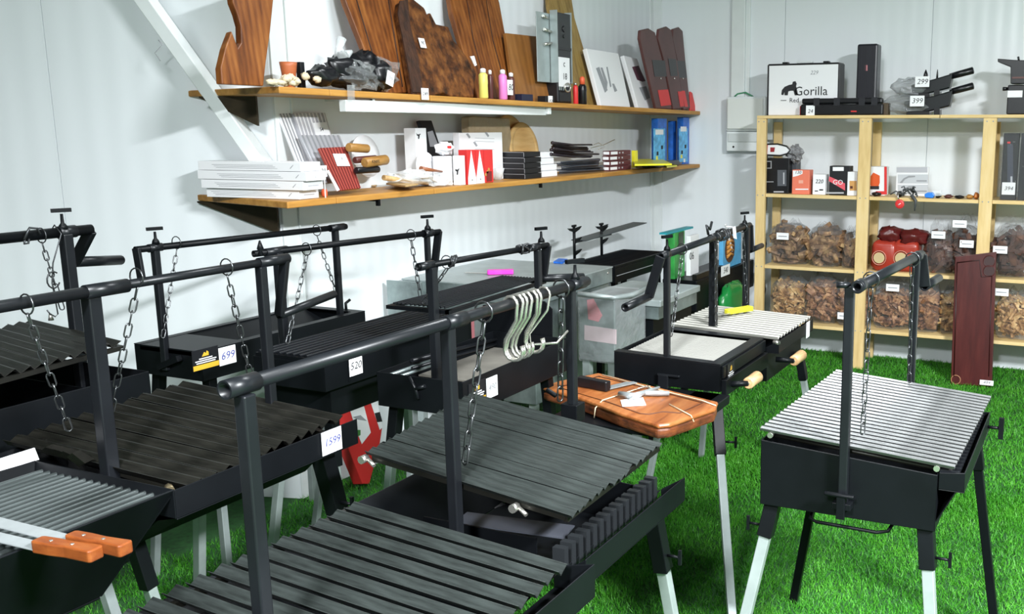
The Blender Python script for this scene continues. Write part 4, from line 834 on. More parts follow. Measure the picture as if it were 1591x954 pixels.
build('lower_rods', MB().box(pa.x + 0.015, pa.x + 0.022, 2.812, 2.8145, zb_, pa.z - 0.42).box(pa.x + 0.035, pa.x + 0.042, 2.812, 2.8145, zb_, pa.z - 0.42).box(pa.x + 0.06, pa.x + 0.07, 2.812, 2.8145, zb_, pa.z - 0.42), GALVLEG, t)
q0, q1 = at_y(833, 17, 2.86), at_y(864, 58, 2.86)
build('mounting_plate', MB().box(q0.x, pa.x + 0.02, 2.86, 2.865, q1.z - 0.25, q0.z), GALVLEG, t, 0.002)
for q_ in ([(q0.x + 0.06, 2.85, q0.z - 0.09), (q0.x + 0.12, 2.84, q0.z - 0.10)], [(q0.x + 0.06, 2.85, q0.z - 0.17), (q0.x + 0.12, 2.84, q0.z - 0.16)], [(q0.x + 0.05, 2.85, q0.z - 0.02), (q0.x + 0.10, 2.845, q0.z - 0.03)]): build('plate_clip', MB().tube(q_, 0.008), CHROME, t)
build('foot', MB().box(pa.x + 0.01, pb.x - 0.005, 2.815, 2.90, zu(4.6) + 0.001, zb_ - 0.001), BLKPL, t, 0.01)
build('ring_spindle', MB().tube([at_y(882 + 4.5 * math.cos(a), 136 + 6.5 * math.sin(a), 2.80) for a in [i * 0.52 for i in range(12)]], 0.005, 6, True), CHROME, t)
# white picture boxes
o, f, n = board('picture_box', 'pale grey box with printed cutlery drawings right of the olive plank', 'box', ((934, 164), (911, 75), (961, 83), (980, 168)), 2.83, 0.26, 0.03, WHITE, zu)
for pts in (((926, 106), (931, 104), (944, 140), (940, 144)), ((933, 105), (936, 105), (944, 128), (943, 138)), ((942, 104), (944, 104), (950, 134), (948, 136)), ((951, 130), (954, 130), (959, 141), (955, 143))): fpatch(o, 'printed_knife', pts, f, n, GREY)
o, f, n = board('picture_box', 'narrow pale box with dark printed pictures beside the brown sheaths', 'box', ((992, 169), (969, 86), (990, 91), (1017, 169)), 2.83, 0.26, 0.03, WHITE, zu)
for pts, m_ in ((((982, 104), (992, 102), (1003, 126), (998, 127), (990, 124)), mat('plum_print', (0.10, 0.03, 0.05), 0.5)), (((993, 136), (1004, 134), (1010, 152), (1002, 156)), GREY)): fpatch(o, 'printed_picture', pts, f, n, m_)
BROWN = mat('dark_wine_sleeve', (0.085, 0.028, 0.026), 0.42, 0, 0.2, 8)
for k, (pts, win, red) in enumerate((
    (((1019, 168), (1001, 92), (994, 60), (995, 47), (1008, 44), (1018, 50), (1029, 92), (1044, 167)), ((1013, 93), (1033, 94), (1036, 119), (1017, 119)), ((1022, 140), (1038, 139), (1043, 163), (1027, 165))),
    (((1046, 169), (1031, 92), (1022, 60), (1024, 45), (1036, 41), (1043, 46), (1052, 92), (1063, 168)), ((1038, 91), (1050, 92), (1053, 118), (1042, 118)), ((1053, 142), (1060, 142), (1063, 165), (1057, 166))),
    (((1062, 169), (1052, 92), (1045, 60), (1046, 45), (1055, 42), (1061, 48), (1065, 92), (1073, 168)), ((1050, 94), (1064, 95), (1067, 121), (1055, 121)), ((1059, 141), (1064, 141), (1069, 166), (1064, 166))))):
    o, f, n = board('knife_sheath', ['widest of the dark wine-red sheaths, leftmost, red label at its foot', 'middle dark wine-red sheath with black window', 'narrow right-hand dark wine-red sheath with black window'][k], 'sheath', pts, 2.755 + 0.004 * k, 0.05, 0.02, BROWN, zu, 0.006, 'wine-red sheaths at the right end')
    fpatch(o, 'black_window', win, f, n, BLKPL); fpatch(o, 'red_label', red, f, n, RED)
    build('rivet', MB().lathe(f((win[2][0] + win[3][0]) / 2, 122, 0.001), [(0.008, 0), (0.005, 0.004)], 8, n), CHROME, o)
board('red_packet', 'small red packet in the corner right of the wine-red sheaths', 'packet', ((1073, 171), (1073, 142), (1076, 144), (1082, 171)), 2.76, 0.05, 0.015, RED, zu)
# bottles, lighters, small boxes
def bottle(label, cat, a0, a1, ct, m, capm, y=2.80, name='seasoning_bottle', capf=0.85):
    p0 = at_y(a0, ct, y); pm_ = at_y((a0 + a1) / 2, ct, y + 0.012); r = (a1 - a0) / 2 * (pm_ - V((0, 0, EYE))).length / FPX; c = V((pm_.x, y + 0.012, zu(p0.x) + 0.001)); h = p0.z - c.z
    o = tagit(build(name, MB().lathe(c, [(r * 0.85, 0), (r, 0.005), (r * 0.95, h * 0.45), (r, h * 0.5), (r * 0.95, h * capf - 0.01), (r * 0.6, h * capf)], 14), m), label, cat)
    build('cap', MB().lathe(c + Z1 * h * capf, [(r * 0.62, 0.0005), (r * 0.6, h * (1 - capf) * 0.8), (r * 0.3, h * (1 - capf))], 12), capm, o); return o
PY = mat('pale_yellow_plastic', (0.72, 0.66, 0.16), 0.4); PK = mat('pink_plastic', (0.75, 0.22, 0.55), 0.4); DKBR = mat('dark_brown_plastic', (0.10, 0.03, 0.025), 0.35)
bottle('pale yellow squat bottle standing before the tall rounded board', 'bottle', 743, 757, 105, PY, WHITE)
bottle('dark brown bottle right behind the yellow bottle', 'bottle', 757, 765, 108, DKBR, WHITE, 2.84)
bottle('pink bottle next to the price tag 80', 'bottle', 774, 787, 107, PK, WHITE)
o = bottle('dark brown bottle with white cap and the 80 price tag', 'bottle', 788, 799, 112, DKBR, WHITE)
tag(o, at_y(793, 136, 2.798), X1, Z1, 0.058, 0.075, '80', BINK, 0.045)
stand('small_box', 'small dark blue box lying at the foot of the amber board', 'box', 796, 828, 146, 2.79, 0.06, mat('navy_card', (0.012, 0.014, 0.04), 0.45), zu)
o = stand('small_box', 'small black box with the 151 price tag on the upper shelf', 'box', 835, 861, 149, 2.79, 0.06, BLKCARD, zu)
tag(o, at_y(855, 158, 2.7885), X1, Z1, 0.044, 0.062, '151', BINK, 0.03)
tagit(build('white_clip', MB().prism([at_y(a, c, 2.84) for a, c in ((731, 88), (737, 87), (741, 101), (738, 103))], V((0, 0.004, 0.001))), WHITE), 'small white paper strip clipped at the edge of the burl slab', 'paper')
bottle('red disposable lighter beside the black one on the upper shelf', 'lighter', 890, 898, 128, RED, CHROME, 2.81, 'lighter', 0.88)
bottle('black disposable lighter with orange top', 'lighter', 898, 911, 118, BLKPL, ORANGE, 2.81, 'lighter', 0.72)
# black bundle in plastic, cream pieces, terracotta cup
cb = at_y(555, 112, 2.90)
t = thing('black_bundle', 'bundle of black gloves wrapped in clear film before the grooved board', 'gloves', (cb.x, 2.9, zu(cb.x)))
for k, (a, c, ra, rc) in enumerate(((500, 118, 24, 14), (535, 108, 34, 22), (565, 100, 26, 18), (590, 116, 24, 20), (540, 124, 40, 11), (575, 125, 30, 10))):
    p = at_y(a, c, 2.86 + 0.03 * (k % 3)); s = (p - V((0, 0, EYE))).length / FPX
    build('glove', MB().blob(p, (ra * s, 0.05, rc * s), k + 3, 0.28, 16, 10, 1, True), BLKPL, t)
p = at_y(603, 112, 2.84)
build('film_wrap', MB().blob(at_y(592, 115, 2.87), (0.075, 0.07, 0.06), 9, 0.35, 16, 10, 1, False).blob(at_y(560, 118, 2.85), (0.10, 0.05, 0.05), 19, 0.35, 16, 10, 1, False), CLEAR, t)
build('film_twist', MB().tube([at_y(530, 90, 2.88), at_y(527, 74, 2.88), at_y(531, 60, 2.88)], [0.03, 0.014, 0.02], 9).tube([at_y(536, 86, 2.87), at_y(546, 80, 2.87)], [0.02, 0.008], 8), HAZE, t)
tag(t, at_y(606, 122, 2.775), V((1, 0, -0.3)), V((0.3, 0, 1)), 0.046, 0.058, '99', GREY, 0.028)
CREAM = mat('cream_shell', (0.70, 0.60, 0.42), 0.6, 0, 0.2, 30)
rc = random.Random(4)
for k in range(22):
    a = rc.uniform(420, 498); lim = 1 - abs(a - 468) / 50; c = 131 - rc.random() * 20 * max(0.15, lim)
    p = at_y(a, c, 2.795 + rc.uniform(0, 0.035)); p.z = min(max(p.z, zu(p.x) + 0.013), zu(p.x) + 0.045)
    tagit(build('cream_shell', MB().blob(p, (rc.uniform(0.012, 0.022), 0.012, rc.uniform(0.009, 0.014)), k, 0.3, 9, 6), CREAM), 'small cream shell in the heap at the left of the black bundle', 'shell', 'cream shells heaped on the upper shelf')
pc = at_y(448, 104, 2.92); zc = zu(pc.x) + 0.001
tagit(build('terracotta_cup', MB().lathe((pc.x, 2.92, zc), [(0.015, 0), (0.02, 0.005), (0.031, 0.085), (0.033, 0.10), (0.027, 0.10), (0.02, 0.06)], 18), mat('terracotta', (0.50, 0.14, 0.05), 0.45, 0, 0.2, 12)), 'orange terracotta cup behind the cream shells', 'cup')
stand('small_box', 'little black box beside the terracotta cup', 'box', 459, 473, 96, 2.93, 0.04, BLKCARD, zu)
tagit(build('clear_strip', MB().slab(at_y(539, 132, 2.785), at_y(551, 132, 2.785), at_y(551, 159, 2.78), at_y(540, 158, 2.775), 0.001), CLEAR), 'clear plastic strip hanging over the front of the upper shelf', 'film')

# lower shelf: four long white boxes
ax_ = V((-0.035, 0.50, 0)).normalized(); sx_ = V((ax_.y, -ax_.x, 0))
for k in range(4):
    o_ = V((2.868, 2.83, 0)) + ax_ * (0.0, -0.035, -0.055, -0.03)[k] * -1 * -1 + sx_ * (0.0, -0.014, -0.018, -0.016)[k]
    L = (0.455, 0.50, 0.53, 0.50)[k]; z0 = zl(2.9) + 0.001 + k * 0.036; W = 0.112
    mb = MB(); q = [o_, o_ + sx_ * W, o_ + sx_ * W + ax_ * L, o_ + ax_ * L]
    mb.prism([p + Z1 * z0 for p in q], Z1 * 0.0345)
    o = tagit(build('white_box', mb, WHITE, None, 0.0015), ['lowest of the four long white boxes stacked on the lower shelf', 'second from the bottom of the stacked long white boxes', 'third from the bottom of the stacked long white boxes, marked 11', 'topmost of the four long white boxes stacked on the lower shelf'][k], 'box', 'long white boxes on the lower shelf')
    for j in range(3): patch(o, 'print_line', o_ + ax_ * (0.26 + 0.01 * j) + Z1 * (z0 + 0.01 + 0.006 * j), -ax_, Z1, 0.30, 0.0012, GREY, 0.0008, 0.0003)
    build('check_mark', MB().prism([o_ + ax_ * (0.05 - d * 0.5) + Z1 * (z0 + 0.012 + e) - sx_ * 0.0006 for d, e in ((0, 0), (0.03, 0.013), (0.034, 0.012), (0.004, -0.002))], -sx_ * 0.0004), GREY, o)
    write(('fine craft', 'box set', '11', 'fine set')[k], o_ + sx_ * W * 0.5 + Z1 * (z0 + 0.016) - ax_ * 0.0008, sx_, Z1, 0.014 if k != 2 else 0.02, GREY, o, 'print') if k == 2 else patch(o, 'print_line', o_ + sx_ * W * 0.5 + Z1 * (z0 + 0.016), sx_, Z1, 0.06, 0.004, mat('pale_grey_print', (0.5, 0.5, 0.53), 0.6), 0.0008, 0.0003)
# skewer packs
SILV = mat('silver_print', (0.50, 0.50, 0.54), 0.4, 0.2)
def pack(label, pts, y0, m, strip, ns, lblpts=None, s=None, th=0.012):
    o, f, n = board('skewer_pack', label, 'packet', pts, y0, 0.42, th, m, zl, 0.001)
    a, b_, c, d = [V((p[0], p[1], 0)) for p in pts]      # bl, tl, tr, br
    for i in range(ns):
        t0 = (i + 0.35) / ns; t1 = (i + 0.65) / ns
        q = [a.lerp(d, t0), b_.lerp(c, t0), b_.lerp(c, t1), a.lerp(d, t1)]
        build('skewer', MB().prism([f(p.x, p.y, 0.001) for p in q], n * 0.002), strip, o)
    if lblpts:
        lb = build('price_tag', MB().prism([f(x_, y_, 0.0045) for x_, y_ in lblpts], n * 0.0008), PAPER, o)
        if s:
            cc = sum((f(x_, y_, 0.0045) for x_, y_ in lblpts), V()) / 4 + n * 0.0016
            r_ = f(*lblpts[2], 0.0045) - f(*lblpts[1], 0.0045); u_ = f(*lblpts[1], 0.0045) - f(*lblpts[0], 0.0045); write(s, cc, r_, r_.cross(u_).normalized().cross(r_) * 1, 0.022, BINK, lb, 'numerals', 0.2)
    return o
pack('striped silver pack of skewers, leftmost of the leaning packs', ((466, 262), (433, 177), (452, 176), (484, 262)), 2.95, WHITE, GREY, 4)
pack('striped silver pack of skewers with white tag, tallest of the leaning packs', ((484, 264), (455, 176), (505, 175), (530, 262)), 2.935, SILV, WHITE, 9, ((491, 213), (486, 191), (506, 190), (513, 212)), '54')
pack('short silver pack of skewers just behind the red pack', ((500, 285), (466, 210), (528, 210), (556, 280)), 2.90, SILV, GREY, 9)
pack('red pack of skewers with white tag leaning in front of the silver packs', ((527, 296), (496, 230), (538, 228), (561, 292)), 2.835, mat('red_brown_print', (0.34, 0.06, 0.045), 0.4), mat('dark_red_print', (0.16, 0.02, 0.018), 0.4), 9, ((524, 258), (517, 239), (536, 239), (544, 258)), '7')
tagit(build('white_strip', MB().prism([at_y(a, c, 2.83) for a, c in ((508, 266), (511, 264), (528, 295), (524, 297))], V((0, 0.004, 0))), WHITE), 'narrow white cardboard strip along the edge of the red skewer pack', 'card')
p = at_y(503, 284, 2.86); tagit(build('orange_jar', MB().lathe((p.x, 2.86, zl(p.x) + 0.001), [(0.008, 0), (0.012, 0.004), (0.0125, 0.022), (0.008, 0.03)], 12), ORANGE), 'little orange jar beside the stacked white boxes', 'jar')
c = at_y(502, 266, 2.815); tt = tagit(build('price_tag_stand', MB().box(c.x - 0.021, c.x + 0.021, 2.815, 2.817, c.z - 0.022, c.z + 0.022).box(c.x + 0.006, c.x + 0.009, 2.8172, 2.82, zl(3), c.z), PAPER), 'white tag reading 20 on a little stick beside the white boxes', 'tag')
write('20', (c.x, 2.8145, c.z), X1, Z1, 0.026, BINK, tt, 'numerals', 0.2)
# rolls, discs
def roll(label, a, b_, rpx, y, m, name='wooden_roll'):
    p, q = at_y(*a, y), at_y(*b_, y); r = rpx * (p - V((0, 0, EYE))).length / FPX; d = (q - p).normalized(); L = (q - p).length
    return tagit(build(name, MB().lathe(p, [(r * 0.8, 0), (r, 0.004), (r, L - 0.004), (r * 0.8, L)], 14, d), m), label, 'roll')
BRW = wood('roll_brown', [(0.3, (0.28, 0.13, 0.03)), (0.7, (0.48, 0.27, 0.08))], (2, 10, 10), 3, 0.4, 0.03)
roll('yellow-brown wooden roll, upper of the two beside the red skewer pack', (541, 229), (571, 231), 6.5, 2.88, BRW)
o = roll('yellow-brown wooden roll with dark lettering, lower of the two', (566, 253), (600, 248), 7.5, 2.85, BRW); write('KNIFE', at_y(584, 251, 2.815), X1, Z1, 0.018, BINK, o, 'print')
roll('dark brown roll behind the lettered roll', (551, 249), (584, 246), 5, 2.89, DKBR); roll('black roll under the lettered roll', (553, 265), (588, 263), 5, 2.85, BLKPL)
for k, (a, c, r, y, lb) in enumerate(((566, 243, 31, 3.03, 'white round plate standing behind the yellow-brown rolls'), (660, 262, 25, 2.92, 'white round plate in film right of the wooden paddles'))):
    p = at_y(a, c, y); R = r * (p - V((0, 0, EYE))).length / FPX; p.z = max(p.z, zl(p.x) + R + 0.002)
    tagit(build('white_plate', MB().lathe(p, [(R * 0.3, 0.004), (R * 0.75, 0.0), (R, 0.008), (R, 0.013), (R * 0.7, 0.008)], 28, (0.05, -1, 0.15)), WHITE), lb, 'plate')
# paddles in film
def flat(name, label, cat, pts, y_z, th, m, group=None):
    q = [at_z(a, c, y_z) for a, c in pts]; return tagit(build(name, MB().prism(q, Z1 * th), m, None, 0.002), label, cat, group)
zs = zl(3.3)
for k, (pts, lb) in enumerate(((((560, 288), (580, 276), (606, 282), (582, 291)), 'tan wooden paddle lying left of the film bag'), (((590, 276), (600, 272), (648, 281), (640, 286)), 'long tan wooden paddle under the rolls'), (((600, 287), (618, 280), (650, 288), (630, 291)), 'pale tan wooden paddle at the shelf front'))):
    flat('wooden_paddle', lb, 'paddle', pts, zs + 0.002 + 0.009 * k, 0.008, TAN)
pb_ = at_y(655, 272, 2.86)
t = thing('film_bag', 'crumpled clear film bag of pale wooden spoons on the lower shelf', 'bag', (pb_.x, 2.86, zl(pb_.x) + 0.002))
mb = MB(); mb.blob(at_y(640, 276, 2.88), (0.13, 0.06, 0.034), 5, 0.3, 18, 10, 1, False); mb.blob(at_y(682, 282, 2.86), (0.075, 0.05, 0.032), 6, 0.35, 16, 10, 1, False)
for v in mb.v: v.z = max(v.z, zl(v.x) + 0.002)
build('film', mb, HAZE, t)
build('spoon', MB().tube([at_y(596, 276, 2.88), at_y(670, 286, 2.87)], [0.012, 0.006], 8), TAN, t); build('spoon', MB().tube([at_y(640, 270, 2.9), at_y(700, 284, 2.86)], [0.01, 0.012], 8), mat('cream_wood', (0.72, 0.62, 0.45), 0.5), t)
tagit(build('brown_cone', MB().tube([at_y(654, 262, 2.845), at_y(690, 267, 2.845)], [0.012, 0.003], 10), mat('copper_brown', (0.30, 0.10, 0.04), 0.4)), 'small copper-brown cone before the white plate', 'spool')
flat('wooden_stick', 'thin dark wooden stick lying by the white plate', 'stick', ((668, 263), (672, 262), (708, 268), (706, 270)), zs + 0.03, 0.005, DKBR)
# white box with antler mark, dark tall box
def antler(parent, c, s, m=BINK):
    c = V(c); P = [(-0.55, 0.5), (-0.3, 0.2), (-0.05, 0.3), (0.1, 0.15), (0.4, 0.35), (0.6, 0.3), (0.3, 0.05), (0.15, -0.5), (-0.1, -0.5), (-0.02, -0.05), (-0.35, 0.05)]
    build('antler_mark', MB().prism([c + V((x * s, 0, y * s)) for x, y in P], V((0, -0.0008, 0))), m, parent)
o = stand('white_box', 'white box with black antler mark in the middle of the lower shelf', 'box', 627, 662, 199, 2.93, 0.08, WHITE, zl, z0=zl(3.6)); antler(o, at_y(650, 211, 2.929), 0.028)
o, f, n = board('tall_box', 'tall black photo box standing behind the antler box', 'box', ((668, 245), (651, 187), (671, 187), (690, 245)), 2.985, 0.2, 0.02, BLKCARD, zl)
fpatch(o, 'printed_picture', ((664, 205), (672, 203), (682, 228), (668, 228)), f, n, GREY)
o = stand('white_box', 'white box with small antler mark at the shelf front beside the film bag', 'box', 703, 722, 242, 2.80, 0.11, WHITE, zl); antler(o, at_y(710, 266, 2.799), 0.034)
stand('white_box', 'plain white box behind the film bag', 'box', 672, 702, 243, 2.84, 0.11, WHITE, zl)
for k, (a, c, rx, rz) in enumerate(((690, 231, 0.055, 0.028),)):
    p = at_y(a, c, 2.88); tt = tagit(build('wrapped_meat_card', MB().blob(p, (rx, 0.035, rz), 12, 0.3, 16, 9, 1, False), WHITE), 'crumpled white and red wrapped packet on top of the white boxes', 'packet')
    patch(tt, 'red_print', (p.x - 0.008, p.y - 0.036, p.z + 0.008), X1, Z1, 0.03, 0.012, RED)
# gable cartons
for k, (a0, a1) in enumerate(((727, 740), (740, 753), (753, 767))):
    p0, p1 = at_y(a0, 282, 2.80 + 0.006 * k), at_y(a1, 282, 2.80 + 0.006 * k); y = 2.80 + 0.006 * k; z0 = zl(p0.x) + 0.001; zt = at_y(a0, 233, y).z
    t = tagit(build('gable_carton', MB().box(p0.x + 0.001, p1.x - 0.001, y, y + 0.05, z0, zt), RED, None, 0.001), ['white and red gable carton beside the white antler box', 'middle white and red gable carton', 'red gable carton with bread-roll picture, right of the white ones'][k], 'carton', 'gable cartons at the shelf front')
    if k < 2: build('white_gable', MB().prism([(p0.x + 0.001, y - 0.0006, z0), (p1.x - 0.001, y - 0.0006, z0), (p1.x - 0.002, y - 0.0006, z0 + 0.03), ((p0.x + p1.x) / 2, y - 0.0006, zt - 0.002), (p0.x + 0.002, y - 0.0006, z0 + 0.03)], V((0, -0.0008, 0))), PAPER, t); 
    if k < 2: build('dot', MB().lathe(((p0.x + p1.x) / 2, y - 0.0015, z0 + 0.02), [(0.004, 0), (0.004, 0.0006)], 8, (0, -1, 0)), BINK, t)
    else:
        patch(t, 'dark_band', ((p0.x + p1.x) / 2, y, z0 + 0.03), X1, Z1, 0.045, 0.05, mat('dark_red_band', (0.18, 0.02, 0.02), 0.4))
        for j in range(3): build('bread_print', MB().lathe((p0.x + 0.012 + 0.013 * j, y - 0.0012, z0 + 0.04 + 0.012 * j), [(0.009, 0), (0.008, 0.0006)], 8, (0, -1, 0)), mat('bread_print', (0.55, 0.27, 0.07), 0.5), t)
o = stand('brochure_box', 'large flat white box with small tool drawings behind the gable cartons', 'box', 703, 780, 206, 2.93, 0.04, WHITE, zl)
for a, c in ((727, 211), (738, 224), (756, 209)): build('tool_drawing', MB().prism([at_y(a + x_, c + y_, 2.929) for x_, y_ in ((-3, -3), (0, -4), (4, 2), (2, 4))], V((0, -0.0008, 0))), GREY, o)
for c in (214, 219, 231): build('print_line', MB().prism([at_y(a, c + d, 2.929) for a, d in ((738, 0), (768, 1), (768, 1.6), (738, 0.6))], V((0, -0.0006, 0))), SILV, o)
bg = at_y(762, 205, 2.99)
t = thing('paper_bag', 'brown-tinted clear bag leaning on the wall behind the white brochure box', 'bag', (bg.x, 3.0, zl(bg.x) + 0.002))
build('bag_film', MB().prism([at_y(a, c, 3.0) for a, c in ((728, 182), (736, 180), (792, 184), (795, 215), (790, 243), (736, 245), (730, 220))], V((0, 0.05, 0))), film('brown_film', (0.50, 0.38, 0.22), 0.45, 0.25), t, 0.006)
build('paper', MB().prism([at_y(a, c, 3.02) for a, c in ((734, 190), (788, 190), (788, 240), (738, 243))], V((0, 0.02, 0))), mat('kraft_paper', (0.42, 0.31, 0.18), 0.7), t)
for k, (a, c, r) in enumerate(((792, 236, 46), (812, 246, 40))):
    p = at_y(a, c, 3.05 - 0.03 * k); R = r * (p - V((0, 0, EYE))).length / FPX; p.z = zl(p.x) + R * 0.985 + 0.002
    tagit(build('round_board', MB().lathe(p, [(R * 0.97, 0), (R, 0.004), (R, 0.014), (R * 0.97, 0.018), (R * 0.80, 0.018), (R * 0.78, 0.015)], 36, (0, -1, 0.12)), ROUNDW), ['round wooden board, the rear one of the pair', 'round wooden board with a routed rim, front one of the pair'][k], 'board', 'round boards on the lower shelf')
# black boxes stack
zt0 = at_y(815, 236, 2.80).z; z0 = zl(4.2) + 0.001; hh = (zt0 - z0) / 5
xc, xe = at_y(815, 262, 2.80).x, at_y(841, 262, 2.80).x
dpb = 0.02
while at_y(779, 262, 2.80 + dpb).x < xc and dpb < 0.2: dpb += 0.004
for k in range(5):
    dx = (0, 0.003, -0.002, 0.0, 0.010)[k]
    o = tagit(build('black_box', MB().box(xc + dx, xe + dx, 2.80 + abs(dx), 2.80 + dpb, z0 + hh * k, z0 + hh * (k + 1) - 0.002), BLKCARD, None, 0.001), ('flat black box, lowest of the five-box stack', 'flat black box, second from the bottom of the five-box stack', 'flat black box in the middle of the five-box stack', 'flat black box, second from the top of the five-box stack', 'flat black box on top of the five-box stack')[k], 'box', 'black boxes on the lower shelf')
    build('edge_line', MB().box(xc + dx - 0.0012, xc + dx - 0.0004, 2.80 + abs(dx), 2.80 + dpb, z0 + hh * (k + 1) - 0.004, z0 + hh * (k + 1) - 0.0025), SILV, o)
    build('side_line', MB().box(xc + dx - 0.0008, xc + dx + 0.0008, 2.7985 + abs(dx), 2.7995 + abs(dx), z0 + hh * k + 0.002, z0 + hh * (k + 1) - 0.004), SILV, o)
tagit(build('plastic_bowl', MB().lathe((at_y(773, 262, 2.9).x, 2.9, zl(4.2) + 0.001), [(0.015, 0), (0.02, 0.002), (0.035, 0.06), (0.037, 0.06), (0.02, 0.004)], 16), HAZE), 'clear plastic cup left of the black boxes', 'cup')
for k in range(4):
    p0, p1 = at_y(843 + k, 272, 2.815), at_y(866 + 2 * (k % 2), 272, 2.815); h = 0.034
    tagit(build('white_packet', MB().box(p0.x, p1.x, 2.815 + 0.01 * k, 2.87, zl(4.5) + 0.001 + h * k, zl(4.5) + h * (k + 1) - 0.001), WHITE, None, 0.003), ['lowest', 'second lowest', 'third from below', 'topmost'][k] + ' white flat packet right of the black boxes', 'packet', 'white packets beside the black boxes')
# tongs bundles
rt_ = random.Random(9)
DST = mat('dark_steel_tongs', (0.045, 0.035, 0.042), 0.35, 0.6); LST = mat('blue_grey_tongs', (0.09, 0.10, 0.13), 0.3, 0.7)
for k in range(9):
    a = at_y(858 + rt_.uniform(-3, 3), 222 + 2.2 * k, 2.84 + 0.012 * (k % 4)); b_ = at_y(918 + rt_.uniform(-6, 14), 227 + 2.0 * k + rt_.uniform(-3, 3), 2.85 + 0.012 * (k % 4)); m_ = a.lerp(b_, 0.5) + Z1 * -0.006
    tagit(build('tongs', MB().tube([a, m_, b_], [0.009, 0.006, 0.005], 7).lathe(a, [(0.003, -0.004), (0.010, 0), (0.010, 0.012), (0.006, 0.016)], 8, (b_ - a)), DST), 'dark steel tongs in the upper bundle, ' + ('topmost', 'second from the top', 'third from the top', 'fourth from the top', 'fifth from the top', 'sixth from the top', 'third from below', 'second from below', 'lowest')[k], 'tongs', 'dark tongs on the lower shelf')
for k in range(8):
    a = at_y(868 + rt_.uniform(-3, 6), 252 + 2.5 * k, 2.815 + 0.012 * (k % 3)); b_ = at_y(934 + rt_.uniform(-8, 4), 248 + 2.7 * k, 2.815 + 0.012 * (k % 3))
    for q in (a, b_): q.z = max(q.z, zl(4.8) + 0.012)
    tagit(build('tongs', MB().tube([a, a.lerp(b_, 0.5), b_], [0.004, 0.006, 0.009], 7), LST), 'blue-grey steel tongs in the lower bundle, ' + ('topmost', 'second from the top', 'third from the top', 'fourth from the top', 'fourth from below', 'third from below', 'second from below', 'lowest')[k], 'tongs', 'blue-grey tongs on the lower shelf')
tagit(build('wire_whisk', MB().tube([at_y(918, 230, 2.84), at_y(938, 225, 2.84), at_y(955, 217, 2.84)], 0.0025, 6).tube([at_y(920, 226, 2.84), at_y(930, 222, 2.84), at_y(940, 228, 2.84), at_y(930, 232, 2.84)], 0.0025, 6), CHROME), 'thin looped wire sticking out of the dark tongs bundle', 'wire')
# wine boxes
WINE = mat('wine_red_card', (0.11, 0.025, 0.03), 0.45)
zt0 = at_y(950, 234, 2.80).z; z0 = zl(5.2) + 0.001; hh = (zt0 - z0) / 4
for k in range(4):
    p0, p1 = at_y(936 + (k % 2), 268, 2.85), at_y(980, 268, 2.80)
    o = tagit(build('wine_red_box', MB().box(p0.x, p1.x, 2.80, 2.85, z0 + hh * k, z0 + hh * (k + 1) - 0.002), WINE, None, 0.001), ['lowest', 'second lowest', 'third from below', 'topmost'][k] + ' of the four wine-red boxes with white labels', 'box', 'wine-red boxes on the lower shelf')
    pm = p0.x + 0.055; patch(o, 'white_label', (pm, 2.80, z0 + hh * (k + 0.5)), X1, Z1, 0.09, hh * 0.55, PAPER); patch(o, 'white_label', (p0.x, 2.825, z0 + hh * (k + 0.5)), -Y1, Z1, 0.04, hh * 0.55, PAPER)
    for d in (0.075, 0.12): patch(o, 'small_mark', (pm + d, 2.80, z0 + hh * (k + 0.5)), X1, Z1, 0.018, hh * 0.3, SILV)
# yellow knife cards, black cases
o = stand('yellow_pack', 'upright yellow packet right of the wine-red boxes', 'packet', 981, 991, 234, 2.86, 0.03, YELLOW, zl)
stand('white_packet', 'low white packet below the yellow knife cards', 'packet', 981, 1005, 261, 2.79, 0.08, mat('cream_card', (0.72, 0.68, 0.55), 0.5), zl)
zz_ = zl(5.5) + 0.034
flat('knife_card', 'yellow knife card lying on the white packet', 'card', ((982, 250), (1028, 249), (1044, 257), (986, 258)), zz_, 0.012, YELLOW)
flat('knife_card', 'second yellow knife card nearer the blue boxes', 'card', ((1022, 253), (1036, 252), (1052, 259), (1036, 261)), zl(5.9) + 0.002, 0.01, YELLOW)
p, q = at_y(1000, 259, 2.745), at_y(1052, 260, 2.735); p.z = q.z = zl(5.7) + 0.023; tagit(build('black_tube', MB().tube([p, p.lerp(q, 0.3), p.lerp(q, 0.32), q], [0.016, 0.016, 0.021, 0.021], 12), BLKPL), 'black torch-like tube lying before the yellow cards', 'torch')
for k, (a0, a1, ct, y) in enumerate(((1012, 1036, 184, 2.84), (1038, 1051, 188, 2.88), (1052, 1071, 182, 2.80))):
    o = stand('blue_box', ['tall blue box with white top label, leftmost by the corner', 'dark blue box between the two light ones', 'tall light-blue box nearest the right end of the lower shelf'][k], 'box', a0, a1, ct, y, 0.05, BLUE, zl, 'blue boxes by the corner')
    if k != 1:
        p0, p1 = at_y(a0 + 2, 200, y), at_y(a1 - 2, 200, y); w_ = p1.x - p0.x
        patch(o, 'printed_panel', ((p0.x + p1.x) / 2, y, 1.46), X1, Z1, w_ * 0.9, 0.24, LBLUE)
        patch(o, 'label', ((p0.x + p1.x) / 2, y, 1.555 if k == 0 else 1.575), X1, Z1, w_ * 0.6, 0.035, WHITE, 0.0022)
        for dx, dz, m_ in ((0.2, -0.02, BINK), (-0.2, -0.09, YELLOW), (-0.15, -0.06, BINK), (0.1, -0.12, WHITE)): patch(o, 'printed_picture', ((p0.x + p1.x) / 2 + dx * w_, y, 1.47 + dz), X1, Z1, 0.03, 0.025, m_, 0.0022)
